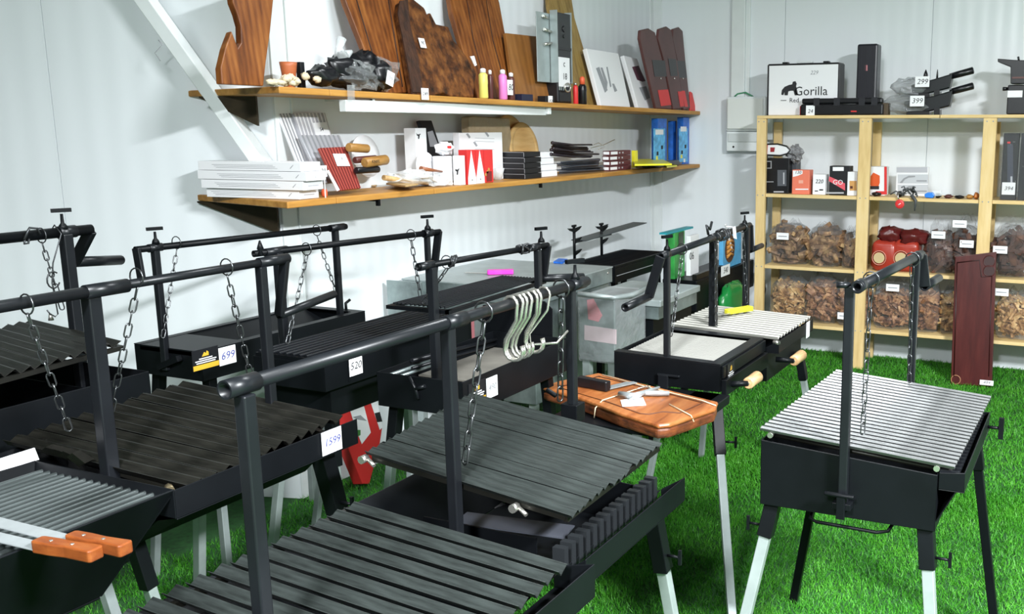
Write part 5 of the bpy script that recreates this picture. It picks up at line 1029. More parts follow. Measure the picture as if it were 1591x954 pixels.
tagit(build('clear_bowl', MB().lathe((6.58, 2.86, zl(6.6) + 0.001), [(0.03, 0), (0.05, 0.004), (0.06, 0.03), (0.062, 0.03), (0.05, 0.008)], 18), HAZE), 'shallow clear plastic tray at the right end of the lower shelf', 'tray')
# ---------------------------------------------------------------- things on the shelving unit
def standx(name, label, cat, a0, a1, ct, xf, dp, zb_, m, group=None, bev=0.003, parent=None):
    p0, p1 = at_x(a0, ct, xf), at_x(a1, ct, xf)
    o = build(name, MB().box(xf, xf + dp, p1.y, p0.y, zb_ + 0.001, (p0.z + p1.z) / 2), m, parent, bev)
    if parent is None: tagit(o, label, cat, group)
    return o
def xpatch(o, name, pts, xf, m, off=0.0012, th=0.0008):
    return build(name, MB().prism([at_x(a, c, xf) - X1 * off for a, c in pts], -X1 * th), m, o)
def xrect(o, name, a0, a1, c0, c1, xf, m, off=0.0012): return xpatch(o, name, ((a0, c0), (a0, c1), (a1, c1), (a1, c0)), xf, m, off)
# top: white case with gorilla print
xf = 6.36
t = thing('tool_case', 'white aluminium-framed case with black gorilla print on top of the shelving', 'case', at_x(1248, 183, xf))
t.location.z = UZT + 0.001; ORG[t.name] = V(t.location)
p0, p1 = at_x(1194, 101, xf), at_x(1304, 101, xf); zt = p0.z
build('shell', MB().box(xf, xf + 0.12, p1.y, p0.y, UZT + 0.001, zt), WHITE, t, 0.006)
fr = MB()
for y0, y1, z0, z1 in ((p1.y - 0.006, p1.y + 0.006, UZT + 0.001, zt), (p0.y - 0.006, p0.y + 0.006, UZT + 0.001, zt), (p1.y, p0.y, zt - 0.006, zt + 0.006)): fr.box(xf - 0.003, xf + 0.124, y0, y1, z0, z1)
build('frame', fr, BLKPL, t, 0.003)
build('carry_handle', MB().box(xf + 0.04, xf + 0.07, (p0.y + p1.y) / 2 - 0.05, (p0.y + p1.y) / 2 + 0.06, zt + 0.008, zt + 0.022), WHITEST, t, 0.006)
for yy in (0.78, 0.2): build('latch', MB().box(xf + 0.03, xf + 0.07, p1.y + (p0.y - p1.y) * yy - 0.02, p1.y + (p0.y - p1.y) * yy + 0.02, zt + 0.007, zt + 0.018), BLKPL, t, 0.003)
G = ((1214, 147), (1215, 140), (1219, 135), (1226, 132), (1231, 131), (1232, 127), (1236, 126), (1238, 130), (1237, 134), (1239, 142), (1240, 148), (1235, 148), (1233, 141), (1229, 141), (1225, 142), (1224, 148), (1219, 148), (1219, 143), (1217, 148))
xpatch(t, 'gorilla_mark', G, xf, BINK, 0.0015)
write('Gorilla', at_x(1260, 142, xf) - X1 * 0.002, -Y1, Z1, 0.082, BINK, t)
write('Red', at_x(1234, 156, xf) - X1 * 0.002, -Y1, Z1, 0.042, BINK, t)
xrect(t, 'rule_line', 1213, 1222, 155.5, 156.5, xf, BINK); write('229', at_x(1265, 113, xf) - X1 * 0.002, -Y1, Z1, 0.035, GREY, t, 'numerals', 0.25)
# long black case and upright case
xf = 6.29
p0, p1 = at_x(1244, 153, xf), at_x(1372, 155, xf); zt = p0.z
t = thing('speaker_case', 'long black case with price tag lying before the white case', 'case', (xf + 0.06, (p0.y + p1.y) / 2, UZT + 0.001))
build('body', MB().box(xf, xf + 0.06, p1.y, p0.y, UZT + 0.001, UZT + 0.07), BLKPL, t, 0.008)
build('lid', MB().box(xf + 0.003, xf + 0.06, p1.y + 0.006, p0.y - 0.006, UZT + 0.072, zt), BLKPL, t, 0.01)
for u in (0.2, 0.45, 0.75, 0.9): build('latch', MB().box(xf - 0.004, xf - 0.0005, p0.y - (p0.y - p1.y) * u - 0.02, p0.y - (p0.y - p1.y) * u + 0.02, UZT + 0.06, UZT + 0.11), mat('glossy_black', (0.03, 0.03, 0.035), 0.2), t)
xrect(t, 'red_mark', 1322, 1331, 172, 174, xf, RED)
tag(t, at_x(1259, 173, xf), -Y1, Z1, 0.058, 0.075, '24', BINK, 0.035)
build('red_strip', MB().box(xf + 0.0, xf + 0.06, p0.y + 0.0005, p0.y + 0.004, UZT + 0.002, UZT + 0.06), mat('dark_red_plastic', (0.25, 0.01, 0.015), 0.4), t)
xf = 6.38
o = standx('upright_case', 'upright ribbed black case standing behind the long black case', 'case', 1332, 1364, 68, xf, 0.12, UZT, mat('blue_black_plastic', (0.010, 0.010, 0.016), 0.35), None, 0.012)
for a in (1338, 1345, 1357): build('rib', MB().beam(at_x(a, 72, xf), at_x(a, 182, xf), 0.006), MATS['blue_black_plastic'], o)
xrect(o, 'pink_mark', 1344, 1348, 101, 110, xf, PINKRED)
standx('small_box', 'small brown box at the right end of the long black case', 'box', 1370, 1380, 160, 6.33, 0.08, UZT, mat('dark_brown_card', (0.07, 0.045, 0.02), 0.5))
# two film-wrapped ember shovels
for k, (yb, yt, lbl) in enumerate(((182, 152, 'lower film-wrapped black ember shovel with price tag, on the shelving'), (154, 126, 'upper film-wrapped black ember shovel with price tag, on the shelving'))):
    xf = 6.36 + 0.02 * k; c = at_x(1435, (yb + yt) / 2, xf); dz = at_x(1435, yb, xf).z
    t = thing('ember_shovel', lbl, 'shovel', (c.x, c.y, max(dz, UZT + 0.001)), 'film-wrapped ember shovels')
    dark = mat('dark_pan', (0.013, 0.015, 0.017), 0.35, 0.3)
    A_ = (1404, 1468) if k == 0 else (1415, 1470)
    build('pan', MB().prism([at_x(a, b_, xf) for a, b_ in ((A_[0], yt + 6), (A_[0] + 2, yb - 9), (1440, yb - 8), (1475, yb - 17), (1480, yt - 12), (1450, yt - 3))], X1 * 0.09), dark, t, 0.008)
    build('foot_block', MB().prism([at_x(a, b_, xf - 0.01) for a, b_ in ((A_[0] + 4 + 8 * k, yb - 10), (A_[0] + 4 + 8 * k, yb - 1), (1444, yb - 1), (1444, yb - 9))], X1 * 0.08).prism([at_x(a, b_, xf - 0.01) for a, b_ in ((1451, yb - 14), (1451, yb - 1), (1460, yb - 1), (1460, yb - 15))], X1 * 0.08), BLKPL, t)
    h0, h1 = at_x(1476, yt - 9 + 2 * k, xf + 0.04), at_x(1513, yt - 19 + 2 * k, xf + 0.04)
    build('handle', MB().tube([h0, h0.lerp(h1, 0.4), h0.lerp(h1, 0.97), h1], [0.019, 0.021, 0.022, 0.014], 12), BLKPL, t)
    if k: build('spike', MB().lathe(at_x(1438, 122, xf + 0.03), [(0.018, 0), (0.012, 0.03), (0.002, 0.055)], 8), BLKPL, t); build('spike', MB().lathe(at_x(1456, 122, xf + 0.03), [(0.007, 0), (0.005, 0.03), (0.002, 0.055)], 8), BLKPL, t)
    mb = MB().blob(at_x(1412 + 6 * k, (yb + yt) / 2 - 4, xf + 0.03), (0.05, 0.16 if k == 0 else 0.12, 0.058), 31 + k, 0.25, 18, 10, 1, False)
    for v in mb.v: v.z = max(v.z, UZT + 0.002)
    build('film_wrap', mb, PANF, t)
    build('film_rim', MB().tube([at_x(a, b_, xf - 0.006) for a, b_ in ((1405, yb - 9), (1425, yb - 8), (1445, yb - 8), (1478, yb - 16))], 0.004, 6), GREY, t)
    tag(t, at_x(1425 if k == 0 else 1433, 157 if k == 0 else 127, xf - 0.03 - 0.02 * (k == 0)), -Y1, V((0, 0.06, 1)), 0.088, 0.065, '399' if k == 0 else '299', BINK, 0.045)
t = thing('grinder', 'black hand grinder with tag cut off by the right edge, on the shelving', 'grinder', at_x(1580, 183, 6.34))
t.location.z = UZT + 0.001; ORG[t.name] = V(t.location)
a0, a1 = at_x(1566, 132, 6.32), at_x(1615, 132, 6.32)
build('body', MB().box(6.32, 6.46, a1.y, a0.y, UZT + 0.001, a0.z), BLKPL, t, 0.006)
build('hopper', MB().prism([at_x(a, c, 6.34) for a, c in ((1570, 130), (1570, 104), (1550, 96), (1550, 91), (1575, 93), (1615, 94), (1615, 130))], X1 * 0.10), BLKPL, t, 0.004)
build('band', MB().box(6.335, 6.45, a1.y, a0.y - 0.02, at_x(1580, 122, 6.32).z, at_x(1580, 119, 6.32).z), DKBR, t)
build('side_knob', MB().lathe(at_x(1566, 138, 6.36), [(0.01, 0), (0.012, 0.02), (0.012, 0.03)], 8, (0, 1, 0)), BLKPL, t)
build('spike', MB().tube([at_x(1583, 94, 6.4), at_x(1582, 88, 6.4)], 0.006, 6), BLKPL, t)
tag(t, at_x(1577, 146, 6.319), -Y1, Z1, 0.085, 0.04, None)

# second shelf
z = UZ[2]
o = standx('coffee_machine', 'black coffee-machine-like appliance behind the left post of the second shelf', 'appliance', 1187, 1226, 246, 6.34, 0.16, z, BLKPL)
xrect(o, 'badge', 1190, 1199, 250, 262, 6.34, mat('badge_grey', (0.3, 0.3, 0.32), 0.3)); xrect(o, 'badge_face', 1191.5, 1197.5, 251.5, 260.5, 6.34, BLKPL, 0.003); xrect(o, 'silver_line', 1187, 1202, 282, 283, 6.34, SILV)
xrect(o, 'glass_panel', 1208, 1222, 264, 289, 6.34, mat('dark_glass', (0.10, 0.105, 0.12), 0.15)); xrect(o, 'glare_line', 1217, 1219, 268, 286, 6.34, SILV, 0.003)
xrect(o, 'base_ring', 1202, 1218, 297, 299, 6.34, SILV)
standx('small_box', 'dark slim box right beside the black appliance', 'box', 1227, 1238, 252, 6.42, 0.1, z, mat('slate_card', (0.05, 0.055, 0.065), 0.5))
zt = at_x(1206, 246, 6.36).z + 0.002; t = thing('sponge_brush', 'white and red tool packet with grey wool end lying on the black appliance', 'brush', (6.40, at_x(1210, 235, 6.38).y, zt))
build('packet', MB().prism([at_x(a, c, 6.36) for a, c in ((1188, 225), (1187, 240), (1212, 241), (1223, 238), (1228, 233), (1222, 227), (1208, 224))], X1 * 0.07), WHITE, t, 0.006)
build('red_end', MB().prism([at_x(a, c, 6.358) for a, c in ((1187.5, 225), (1187, 240), (1192, 240), (1193, 225))], -X1 * 0.002), RED, t)
build('red_print', MB().prism([at_x(a, c, 6.358) for a, c in ((1197, 229), (1197, 236), (1203, 236), (1204, 229))], -X1 * 0.002), mat('maroon_print', (0.3, 0.02, 0.03), 0.4), t)
build('rim', MB().tube([at_x(a, c, 6.356) for a, c in ((1190, 241), (1212, 242), (1223, 239), (1228, 233), (1222, 227), (1208, 223.5), (1192, 224))], 0.005, 6), BLKPL, t)
build('wool', MB().blob(at_x(1235, 240, 6.42), (0.05, 0.055, 0.055), 77, 0.4, 14, 9, 1, False), mat('grey_wool', (0.22, 0.22, 0.23), 0.7, 0.2, 0.5, 60), t)
o = standx('spice_box', 'salmon-orange box marked 130 on the second shelf', 'box', 1231, 1258, 264, 6.31, 0.09, z, mat('salmon_card', (0.80, 0.20, 0.12), 0.45))
xpatch(o, 'white_corner', ((1232, 265), (1232, 275), (1240, 273), (1247, 270), (1247, 265)), 6.31, PAPER); write('130', at_x(1240, 268, 6.31) - X1 * 0.003, -Y1, Z1, 0.03, BINK, o, 'numerals', 0.2)
xrect(o, 'print_line', 1236, 1256, 293, 295, 6.31, WHITE); xrect(o, 'check_print', 1241, 1248, 280, 285, 6.31, mat('light_salmon', (0.85, 0.4, 0.3), 0.5))
o = standx('spice_box', 'white box marked 220 with orange side on the second shelf', 'box', 1263, 1283, 271, 6.32, 0.08, z, PAPER); write('220', at_x(1273, 282, 6.32) - X1 * 0.003, -Y1, Z1, 0.036, BINK, o, 'numerals', 0.2)
xrect(o, 'dark_mark', 1273, 1279, 294, 296, 6.32, BINK); xrect(o, 'dark_mark', 1266, 1271, 296, 297.5, 6.32, BINK)
standx('small_box', 'dark box with orange corner squeezed left of the 220 box', 'box', 1257, 1263, 279, 6.36, 0.06, z, mat('brown_orange_card', (0.10, 0.04, 0.02), 0.5))
o = standx('spice_box', 'tall black box with slanted red stripe on the second shelf', 'box', 1289, 1321, 258, 6.33, 0.09, z, BLKCARD)
xpatch(o, 'red_stripe', ((1288.5, 274), (1287.5, 281), (1313, 296), (1313, 285)), 6.33, mat('raspberry_print', (0.75, 0.10, 0.13), 0.45)); xrect(o, 'white_label', 1294, 1311, 259.5, 265.5, 6.33, PAPER); write('GO', at_x(1302, 283.5, 6.33) - X1 * 0.003, -Y1, V((0, 0.4, 1)), 0.045, WHITE, o)
xrect(o, 'silver_foot', 1283, 1311, 298.5, 301, 6.32, SILV, -0.0)
o = standx('spice_bottle_box', 'small white and tan box with a picture right of the red-striped box', 'box', 1317, 1332, 267, 6.32, 0.07, z, WHITE); xrect(o, 'tan_panel', 1320, 1331, 281, 296, 6.32, mat('tan_print', (0.62, 0.32, 0.10), 0.5)); xrect(o, 'dark_dots', 1321, 1325, 289, 293, 6.32, DKBR, 0.003)
t = standx('kettle_box', 'white and red box with red teapot picture behind the second post', 'box', 1345, 1377, 259, 6.40, 0.10, z, WHITE)
xrect(t, 'red_edge', 1374, 1378, 259, 302, 6.399, RED, 0.002); xrect(t, 'red_base', 1361, 1377, 297, 302, 6.399, RED, 0.003)
xpatch(t, 'teapot_print', ((1352, 275), (1351, 284), (1354, 291), (1364, 292), (1367, 284), (1367, 273), (1363, 271), (1357, 268)), 6.40, mat('glow_orange_print', (0.70, 0.10, 0.02), 0.4)); xrect(t, 'dark_base', 1351, 1366, 289, 294, 6.40, BINK, 0.003)
t = standx('wiper_pack', 'transparent grey blister pack with two curved blades on the second shelf', 'packet', 1393, 1443, 259, 6.45, 0.02, z, WHITE)
xrect(t, 'header', 1393, 1441, 259.5, 268, 6.45, SILV); 
for c in (271, 287):
    xrect(t, 'window', 1395, 1442, c, c + 14, 6.45, mat('pale_window', (0.55, 0.57, 0.60), 0.3))
    xpatch(t, 'curved_blade', ((1398, c + 13), (1404, c + 6), (1412, c + 2), (1422, c + 2), (1422, c + 4), (1412, c + 5), (1406, c + 8), (1402, c + 13)), 6.45, GREY, 0.003); xrect(t, 'blade_line', 1424, 1440, c + 9, c + 11, 6.45, GREY, 0.003)
sm = [(1353, 1368, 299, BLKPL, 'black flat tool on the second shelf under the teapot box'), (1392, 1402, 298, BLKPL, 'black hook tool left of the grey tangle'), (1452, 1462, 301, BLKPL, 'small black wheel right of the blue clip'), (1466, 1480, 303, DKBR, 'small dark wooden piece on the second shelf'), (1482, 1498, 304, BLKPL, 'black ring tool near the right end of the second shelf'), (1500, 1512, 303, mat('honey_plastic', (0.45, 0.22, 0.05), 0.4), 'honey-coloured piece near the third post'), (1512, 1521, 300, mat('amber_piece', (0.5, 0.16, 0.03), 0.4), 'amber piece touching the third post')]
for a0, a1, ct, m_, lb in sm:
    p0, p1 = at_x(a0, ct, 6.31), at_x(a1, ct, 6.31); zt = max(p0.z, z + 0.02)
    tagit(build('small_tool', MB().blob(V((6.335, (p0.y + p1.y) / 2, (z + zt) / 2 + 0.002)), (0.03, (p0.y - p1.y) / 2, (zt - z) / 2), a0, 0.25, 12, 8), m_), lb, 'tool')
p = at_x(1416, 302, 6.30)
t = thing('grey_tangle', 'tangle of grey wire brushes spilling over the second shelf edge', 'brushes', (p.x, p.y, z + 0.001))
rg = random.Random(3)
mb = MB()
for k in range(16):
    a = at_x(1400 + rg.random() * 26, 297 + rg.random() * 6, 6.29 + rg.random() * 0.02); b_ = a + V((-0.01 * rg.random(), rg.uniform(-0.07, 0.07), rg.uniform(-0.03, 0.03))); a.z = max(a.z, z + 0.008); b_.z = max(b_.z, z + 0.008); mb.tube([a, a.lerp(b_, 0.5) + Z1 * 0.02, b_], 0.005, 5)
build('brushes', mb, mat('grey_bristle', (0.07, 0.075, 0.08), 0.5), t); build('hanging_strap', MB().tube([at_x(1416, 303, 6.262), at_x(1423, 312, 6.255), at_x(1421, 328, 6.255)], [0.012, 0.010, 0.004], 7), MATS['grey_bristle'], t)
c = at_x(1398, 317, 6.255)
t = thing('red_whistle', 'round red tag hanging from a silver ring over the second shelf edge', 'tag', c)
build('disc', MB().lathe(c + X1 * 0.006, [(0.018, 0), (0.029, 0.004), (0.029, 0.012), (0.018, 0.016)], 20, (-1, 0, 0)), RED, t, 0.002); build('ring', MB().tube([at_x(1396, 300, 6.262), at_x(1395, 306, 6.258), at_x(1397, 311, 6.256)], 0.005, 6), CHROME, t); build('mark', MB().tube([c + V((-0.012, 0.008, -0.006)), c + V((-0.012, -0.008, 0.006))], 0.003, 6), WHITE, t)
t = thing('blue_clip', 'bright blue plastic clip with clear blade on the second shelf', 'clip', (6.30, at_x(1445, 304, 6.30).y, z + 0.001))
build('clip', MB().prism([at_x(a, c, 6.28) for a, c in ((1436, 302), (1437, 307), (1449, 308), (1452, 304), (1449, 299), (1441, 299))], X1 * 0.04), mat('bright_blue_plastic', (0.03, 0.22, 0.75), 0.35), t, 0.004); build('clear_blade', MB().prism([at_x(a, c, 6.30) for a, c in ((1448, 297), (1452, 305), (1463, 304), (1463, 296))], X1 * 0.01), HAZE, t)
for k, (a0, a1) in enumerate(((1560, 1584), (1587, 1612))):
    o = standx('bottle_box', ['tall black gift box with 394 tag behind clear film, right of the third post', 'second tall black gift box cut by the right edge of the photo'][k], 'box', a0, a1, 207, 6.34, 0.10, z, BLKCARD)
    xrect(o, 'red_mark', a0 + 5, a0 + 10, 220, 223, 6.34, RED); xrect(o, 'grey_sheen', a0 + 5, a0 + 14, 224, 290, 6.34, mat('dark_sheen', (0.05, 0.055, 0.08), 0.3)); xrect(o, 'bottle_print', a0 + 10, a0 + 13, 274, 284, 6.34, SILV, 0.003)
    if k == 0: tag(o, at_x(1567, 293, 6.338), -Y1, Z1, 0.078, 0.075, '394', BINK, 0.034)
    build('film_sleeve', MB().box(6.33, 6.45, at_x(a1 + 1, 207, 6.33).y, at_x(a0 - 2, 207, 6.33).y, z + 0.0005, at_x(a0, 206, 6.33).z), BAGF, o)

# bags of wood chips and chunks on the two lower shelves
def chips(c, rad, n, sz, seed):
    rn = random.Random(seed); mb = MB()
    for i in range(n):
        while True:
            d = V((rn.uniform(-1, 1), rn.uniform(-1, 1), rn.uniform(-1, 1)))
            if abs(d.x) ** 3 + abs(d.y) ** 3 + abs(d.z) ** 3 < 0.85 and (d.x < 0.3): break
        p = c + V((d.x * rad[0], d.y * rad[1], d.z * rad[2]))
        a = V((rn.gauss(0, 0.5), rn.gauss(0, 1), rn.gauss(0, 0.8))).normalized(); u, w_ = perp(a); th = rn.uniform(0, 6.28)
        u, w_ = u * math.cos(th) + w_ * math.sin(th), w_ * math.cos(th) - u * math.sin(th)
        s = rn.uniform(0.7, 1.4)
        mb.obox(p, a * sz[0] * s, u * sz[1] * rn.uniform(0.6, 1.3), w_ * sz[2])
    return mb
CH1 = wood('pale_chip', [(0.36, (0.20, 0.09, 0.03)), (0.5, (0.50, 0.28, 0.11)), (0.62, (0.78, 0.55, 0.27))], (1, 1, 1), 14, 0.6, 0.0)
CH2 = wood('brown_chunk', [(0.36, (0.05, 0.028, 0.018)), (0.5, (0.26, 0.145, 0.075)), (0.62, (0.55, 0.36, 0.18))], (1, 1, 1), 11, 0.6, 0.0)
CH3 = wood('dark_chunk', [(0.3, (0.022, 0.012, 0.010)), (0.5, (0.085, 0.035, 0.022)), (0.72, (0.22, 0.09, 0.045))], (1, 1, 1), 11, 0.6, 0.0)
CH4 = wood('red_brown_chip', [(0.36, (0.10, 0.04, 0.02)), (0.5, (0.32, 0.15, 0.07)), (0.62, (0.60, 0.35, 0.18))], (1, 1, 1), 14, 0.6, 0.0)
def bag(label, a0, a1, ct, zs_, m, sz, n, fillf=0.72, tagp=None, seed=0, xf=6.315):
    xf = 6.315
    p0, p1 = at_x(a0, ct, xf), at_x(a1, ct, xf); yc = (p0.y + p1.y) / 2; w_ = (p0.y - p1.y) / 2; zt = (p0.z + p1.z) / 2; h = zt - zs_
    t = thing('wood_bag', label, 'bag', (xf + 0.13, yc, zs_ + 0.001))
    hc = h * fillf / 2; cen = V((xf + 0.13, yc, zs_ + 0.012 + hc))
    mb = chips(cen, (0.10, w_ * 0.90, hc * 0.98), n, sz, seed)
    for v in mb.v: v.z = max(v.z, zs_ + 0.003)
    build('wood_pieces', mb, m, t, kind='stuff')
    rn = random.Random(seed + 50); mb = MB().blob(V((xf + 0.13, yc, zs_ + h * fillf * 0.5)), (0.12, w_ * 0.98, h * fillf * 0.60), seed, 0.10, 22, 12, 0.62, False)
    # the gathered, crumpled top of the bag
    vs = []; seg = 16; ph = rn.uniform(0, 6)
    for i in range(4):
        f_ = i / 3
        for k in range(seg):
            an = 2 * math.pi * k / seg
            r1 = (0.075 * (1 - f_) + 0.022); r2 = w_ * (0.92 * (1 - f_) + 0.45 * f_)
            vs.append(V((xf + 0.12 + r1 * math.cos(an) + rn.uniform(-0.012, 0.012), yc + r2 * math.sin(an) + rn.uniform(-0.015, 0.015), zs_ + h * (fillf * 0.92 + (1.0 - fillf * 0.92) * f_) + 0.02 * math.sin(5 * an + ph) * f_ + rn.uniform(-0.008, 0.008))))
    fs = [(i * seg + k, i * seg + (k + 1) % seg, (i + 1) * seg + (k + 1) % seg, (i + 1) * seg + k) for i in range(3) for k in range(seg)]
    mb.add(vs, fs, False)
    for v in mb.v: v.z = max(v.z, zs_ + 0.002); v.x = max(v.x, xf + 0.004)
    build('film', mb, BAGF, t)
    if tagp:
        for a, c in (tagp if isinstance(tagp[0], tuple) else (tagp,)):
            tg = tag(t, at_x(a, c, xf - 0.004), -Y1, V((0, rn.uniform(-0.2, 0.2), 1)), 0.085, 0.046); patch(tg, 'print_line', at_x(a, c, xf - 0.007), -Y1, Z1, 0.06, 0.005, GREY)
    return t
z3, z4 = UZ[1], UZ[0]
bag('bag of brown wood chunks with white label, leftmost on the third shelf', 1190, 1252, 346, z3, CH2, (0.045, 0.017, 0.012), 95, 0.85, (1216, 367), 1)
bag('bag of brown wood chunks with a black strip, second on the third shelf', 1251, 1306, 350, z3, CH2, (0.055, 0.018, 0.013), 85, 0.85, None, 2)
bag('slim bag of brown chunks left of the second post on the third shelf', 1304, 1334, 356, z3, CH2, (0.04, 0.016, 0.012), 55, 0.8, None, 3, 6.33)
bag('bag of dark chunks with white label behind the far crank, third shelf', 1436, 1482, 346, z3, CH3, (0.045, 0.018, 0.014), 80, 0.72, (1458, 365), 5)
bag('bag of dark chunks with two white labels left of the third post', 1480, 1521, 338, z3, CH3, (0.045, 0.018, 0.014), 75, 0.75, ((1491, 348), (1502, 379)), 6, 6.32)
bag('crumpled bag of dark chunks right of the third post', 1545, 1606, 342, z3, CH3, (0.045, 0.018, 0.014), 90, 0.8, (1554, 388), 7)
bag('bag of pale wood chips, leftmost on the lowest shelf', 1192, 1250, 432, z4, CH1, (0.030, 0.011, 0.006), 240, 0.85, None, 11)
bag('bag of reddish wood chips in the middle left of the lowest shelf', 1246, 1300, 425, z4, CH4, (0.026, 0.013, 0.007), 220, 0.8, None, 12, 6.32)
bag('bag of reddish wood chips with crumpled label before the second post', 1294, 1348, 436, z4, CH4, (0.026, 0.013, 0.007), 220, 0.82, (1311, 491), 13)
bag('bag of reddish wood chips with grey label right of the second post', 1352, 1420, 438, z4, CH4, (0.026, 0.013, 0.007), 240, 0.78, (1387, 447), 14)
bag('bag of red-brown wood chips behind the bright grill crank', 1416, 1462, 440, z4, CH4, (0.026, 0.013, 0.007), 170, 0.8, None, 15, 6.32)
bag('bag of pale wood chips left of the mahogany board', 1459, 1500, 446, z4, CH1, (0.032, 0.011, 0.006), 170, 0.85, None, 16)
bag('bag of pale wood chips with white label right of the mahogany board', 1546, 1606, 452, z4, CH1, (0.030, 0.011, 0.006), 240, 0.82, (1556, 454), 17)
# red charcoal sacks
for k, (a0, a1, xf) in enumerate(((1353, 1392, 6.30), (1386, 1428, 6.315))):
    p0, p1 = at_x(a0, 375, xf), at_x(a1, 377, xf); yc = (p0.y + p1.y) / 2; w_ = (p0.y - p1.y) / 2; h = p0.z - z3
    t = thing('charcoal_sack', ['red charcoal sack with round cream emblem beside the second post', 'red charcoal sack with round cream emblem, the right one'][k], 'sack', (xf + 0.08, yc, z3 + 0.001), 'red charcoal sacks')
    mb = MB().blob(V((xf + 0.09, yc, z3 + h * 0.5)), (0.085, w_, h * 0.52), 20 + k, 0.07, 20, 12, 0.42)
    for v in mb.v: v.z = max(v.z, z3 + 0.002)
    build('sack', mb, mat('glossy_red_sack', (0.36, 0.035, 0.02), 0.28), t)
    build('emblem', MB().lathe((xf - 0.004, yc + w_ * 0.28, z3 + h * 0.46), [(w_ * 0.44, 0), (w_ * 0.44, 0.002)], 24, (-1, 0, 0)), mat('cream_emblem', (0.55, 0.42, 0.22), 0.5), t)
    build('emblem_ring', MB().tube([V((xf - 0.005, yc + w_ * 0.28 + w_ * 0.55 * math.cos(a), z3 + h * 0.46 + w_ * 0.57 * math.sin(a))) for a in [i * 0.35 for i in range(18)]], 0.003, 6, True), mat('rosy_print', (0.6, 0.25, 0.18), 0.4), t)
p = at_x(1402, 363, 6.36)
for k, (a0, a1, ct) in enumerate(((1362, 1398, 356), (1396, 1440, 360))):
    q0, q1 = at_x(a0, ct, 6.34), at_x(a1, ct, 6.34)
    tagit(build('dark_red_sack', MB().blob(V((6.40, (q0.y + q1.y) / 2, q0.z - 0.035)), (0.07, (q0.y - q1.y) / 2, 0.045), 40 + k, 0.35, 16, 9, 0.8), mat('dark_red_film', (0.10, 0.012, 0.012), 0.3)), ['dark red crumpled sack lying on the left red charcoal sack', 'dark red crumpled sack lying on the right red charcoal sack'][k], 'sack')

# mahogany board leaning on the shelving
n = V((-1, 0, 0.115)).normalized(); base = at_z(1510, 600, 0.004)
def mb_(a, c, o=0.0): return at_plane(a, c, base + n * o, n)
t = tagit(build('serving_board', MB().prism([mb_(a, c) for a, c in ((1477, 597), (1484, 399), (1548, 391), (1541, 601))], -n * 0.03), MAHOG, None, 0.004), 'long mahogany-red serving board with two round recesses leaning on the shelving', 'board')
gv = [mb_(a, c, 0.001) for a, c in ((1487, 408), (1522, 404), (1525, 430), (1541, 429))]
build('juice_groove', MB().tube(gv, 0.004, 6).tube([mb_(1487, 408, 0.001), mb_(1482, 585, 0.001)], 0.004, 6).tube([mb_(1541, 429, 0.001), mb_(1536, 585, 0.001)], 0.003, 6), mat('dark_mahogany', (0.03, 0.004, 0.004), 0.4), t)
for c in (406, 421):
    o_ = mb_(1537, c, 0.0012); build('cup_recess', MB().lathe(o_, [(0.033, 0), (0.033, 0.001)], 24, n), MATS['dark_mahogany'], t); build('recess_rim', MB().tube([o_ + perp(n)[0] * 0.034 * math.cos(a) + perp(n)[1] * 0.034 * math.sin(a) for a in [i * 0.2618 for i in range(24)]], 0.003, 6, True), MAHOG, t)
o_ = mb_(1485, 590, 0.001); build('maker_stamp', MB().tube([o_ + perp(n)[0] * 0.028 * math.cos(a) + perp(n)[1] * 0.028 * math.sin(a) for a in [i * 0.3 for i in range(21)]], 0.003, 6, True), mat('tan_stamp', (0.35, 0.16, 0.08), 0.5), t)
tag(t, mb_(1533, 597, 0.004) + V((-0.01, 0, 0.012)), -Y1, V((0.25, 0, 1)), 0.08, 0.03, '499', BINK, 0.028)

# picture boxes and green bag in the back corner
zk = 0.691
o = stand('picture_box', 'green box with white picture side standing on the black oven', 'box', 1034, 1064, 362, 2.40, 0.06, mat('green_card', (0.03, 0.26, 0.05), 0.4, 0, 0.4, 12), zl, None, 0.003, 0.6555)
q = at_y(1064, 362, 2.40); z_l = at_y(1050, 361.5, 2.40).z
build('lid', MB().box(at_y(1036, 360, 2.40).x, q.x + 0.14, 2.40, 2.45, z_l, z_l + 0.012), mat('teal_card', (0.02, 0.30, 0.36), 0.4), o)
patch(o, 'printed_picture', at_y(1058, 378, 2.399), X1, Z1, 0.08, 0.14, mat('dark_green_print', (0.03, 0.05, 0.03), 0.5))
o = stand('picture_box', 'white box with 06 print beside the green box on the black oven', 'box', 1066, 1086, 366, 2.36, 0.03, WHITE, zl, None, 0.003, 0.6555)
write('06', at_y(1075, 398, 2.359), X1, Z1, 0.07, BINK, o)
o = stand('picture_box', 'blue picture box with golden sausages print on the black oven', 'box', 1117, 1152, 366, 2.27, 0.03, mat('sky_blue_card', (0.10, 0.38, 0.66), 0.4, 0, 0.3, 8), zl, None, 0.003, 0.6555)
c = at_y(1134, 386, 2.269)
build('plate_print', MB().lathe(c, [(0.095, 0), (0.095, 0.0008)], 24, (0, -1, 0)), mat('dark_plate_print', (0.10, 0.04, 0.02), 0.5), o)
for k in range(4): build('sausage_print', MB().tube([c + V((-0.06, -0.002, -0.05 + 0.03 * k)), c + V((0.0, -0.002, -0.035 + 0.03 * k)), c + V((0.055, -0.002, -0.05 + 0.03 * k))], 0.011, 8), mat('sausage_print', (0.55, 0.24, 0.05), 0.4), o)
build('fork_print', MB().beam(c + V((-0.10, -0.004, 0.17)), c + V((0.03, -0.004, -0.02)), 0.012), WHITE, o)
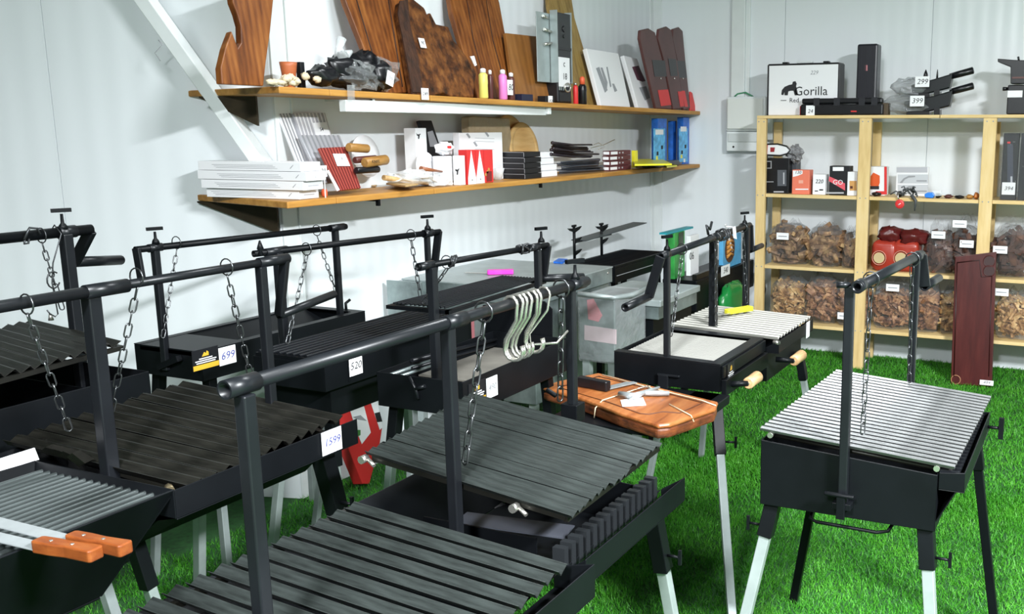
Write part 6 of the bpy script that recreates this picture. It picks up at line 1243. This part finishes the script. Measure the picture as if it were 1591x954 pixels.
tagit(build('green_sack', MB().blob(at_y(1137, 472, 2.19) * 1.0 + Z1 * 0.0, (0.19, 0.05, 0.14), 60, 0.12, 18, 10, 0.7), mat('green_film', (0.01, 0.20, 0.04), 0.25)), 'dark green plastic sack in front of the black oven', 'sack')

# ---------------------------------------------------------------- artificial grass blades
def grass():
    rg = np.random.RandomState(5)
    regs = [(1.3, 4.3, -0.55, 1.9, 150000), (3.9, 6.69, -0.2, 2.4, 75000), (2.1, 4.6, 1.4, 3.08, 42000), (0.9, 2.4, 1.0, 3.2, 24000)]
    P = []
    for a, b_, c, d, n in regs: P.append(np.stack([rg.uniform(a, b_, n), rg.uniform(c, d, n)], 1))
    P = np.concatenate(P); n = len(P)
    an = rg.uniform(0, 6.283, n); ln = rg.uniform(0.018, 0.034, n); tilt = rg.uniform(0.2, 1.0, n); ta = rg.uniform(0, 6.283, n); wd = rg.uniform(0.0012, 0.0022, n) * np.where(P[:, 0] > 4, 1.5, 1.0)
    v = np.zeros((n, 3, 3))
    v[:, 0, 0] = P[:, 0] - np.cos(an) * wd; v[:, 0, 1] = P[:, 1] - np.sin(an) * wd
    v[:, 1, 0] = P[:, 0] + np.cos(an) * wd; v[:, 1, 1] = P[:, 1] + np.sin(an) * wd
    v[:, 2, 0] = P[:, 0] + np.cos(ta) * ln * np.sin(tilt); v[:, 2, 1] = P[:, 1] + np.sin(ta) * ln * np.sin(tilt); v[:, 2, 2] = ln * np.cos(tilt)
    v[:, 2, 0] = np.minimum(v[:, 2, 0], 6.685); v[:, :2, 2] = 0.0005
    me = bpy.data.meshes.new('grass'); me.vertices.add(n * 3); me.vertices.foreach_set('co', v.reshape(-1))
    me.loops.add(n * 3); me.loops.foreach_set('vertex_index', np.arange(n * 3)); me.polygons.add(n)
    me.polygons.foreach_set('loop_start', np.arange(n) * 3); me.polygons.foreach_set('loop_total', np.full(n, 3)); me.update(calc_edges=True)
    m, nt, b = nodes('grass_blades')
    co = coords(nt, (1, 1, 0.2)); f = noise(nt, co, 260, 2); f2 = noise(nt, co, 5, 3)
    ad = nt.nodes.new('ShaderNodeMath'); ad.operation = 'MULTIPLY_ADD'; ad.inputs[1].default_value = 0.45; nt.links.new(f2, ad.inputs[0]); nt.links.new(f, ad.inputs[2])
    nt.links.new(ramp(nt, ad.outputs[0], [(0.45, (0.012, 0.085, 0.006)), (0.72, (0.040, 0.235, 0.012)), (0.98, (0.12, 0.40, 0.035))]), b.inputs['Base Color'])
    b.inputs['Roughness'].default_value = 0.5; b.inputs['Specular IOR Level'].default_value = 0.3
    me.materials.append(m)
    o = bpy.data.objects.new('artificial_grass', me); COL.objects.link(o); o['kind'] = 'stuff'; o['label'] = 'bright green artificial grass covering the floor'; o['category'] = 'grass'
grass()
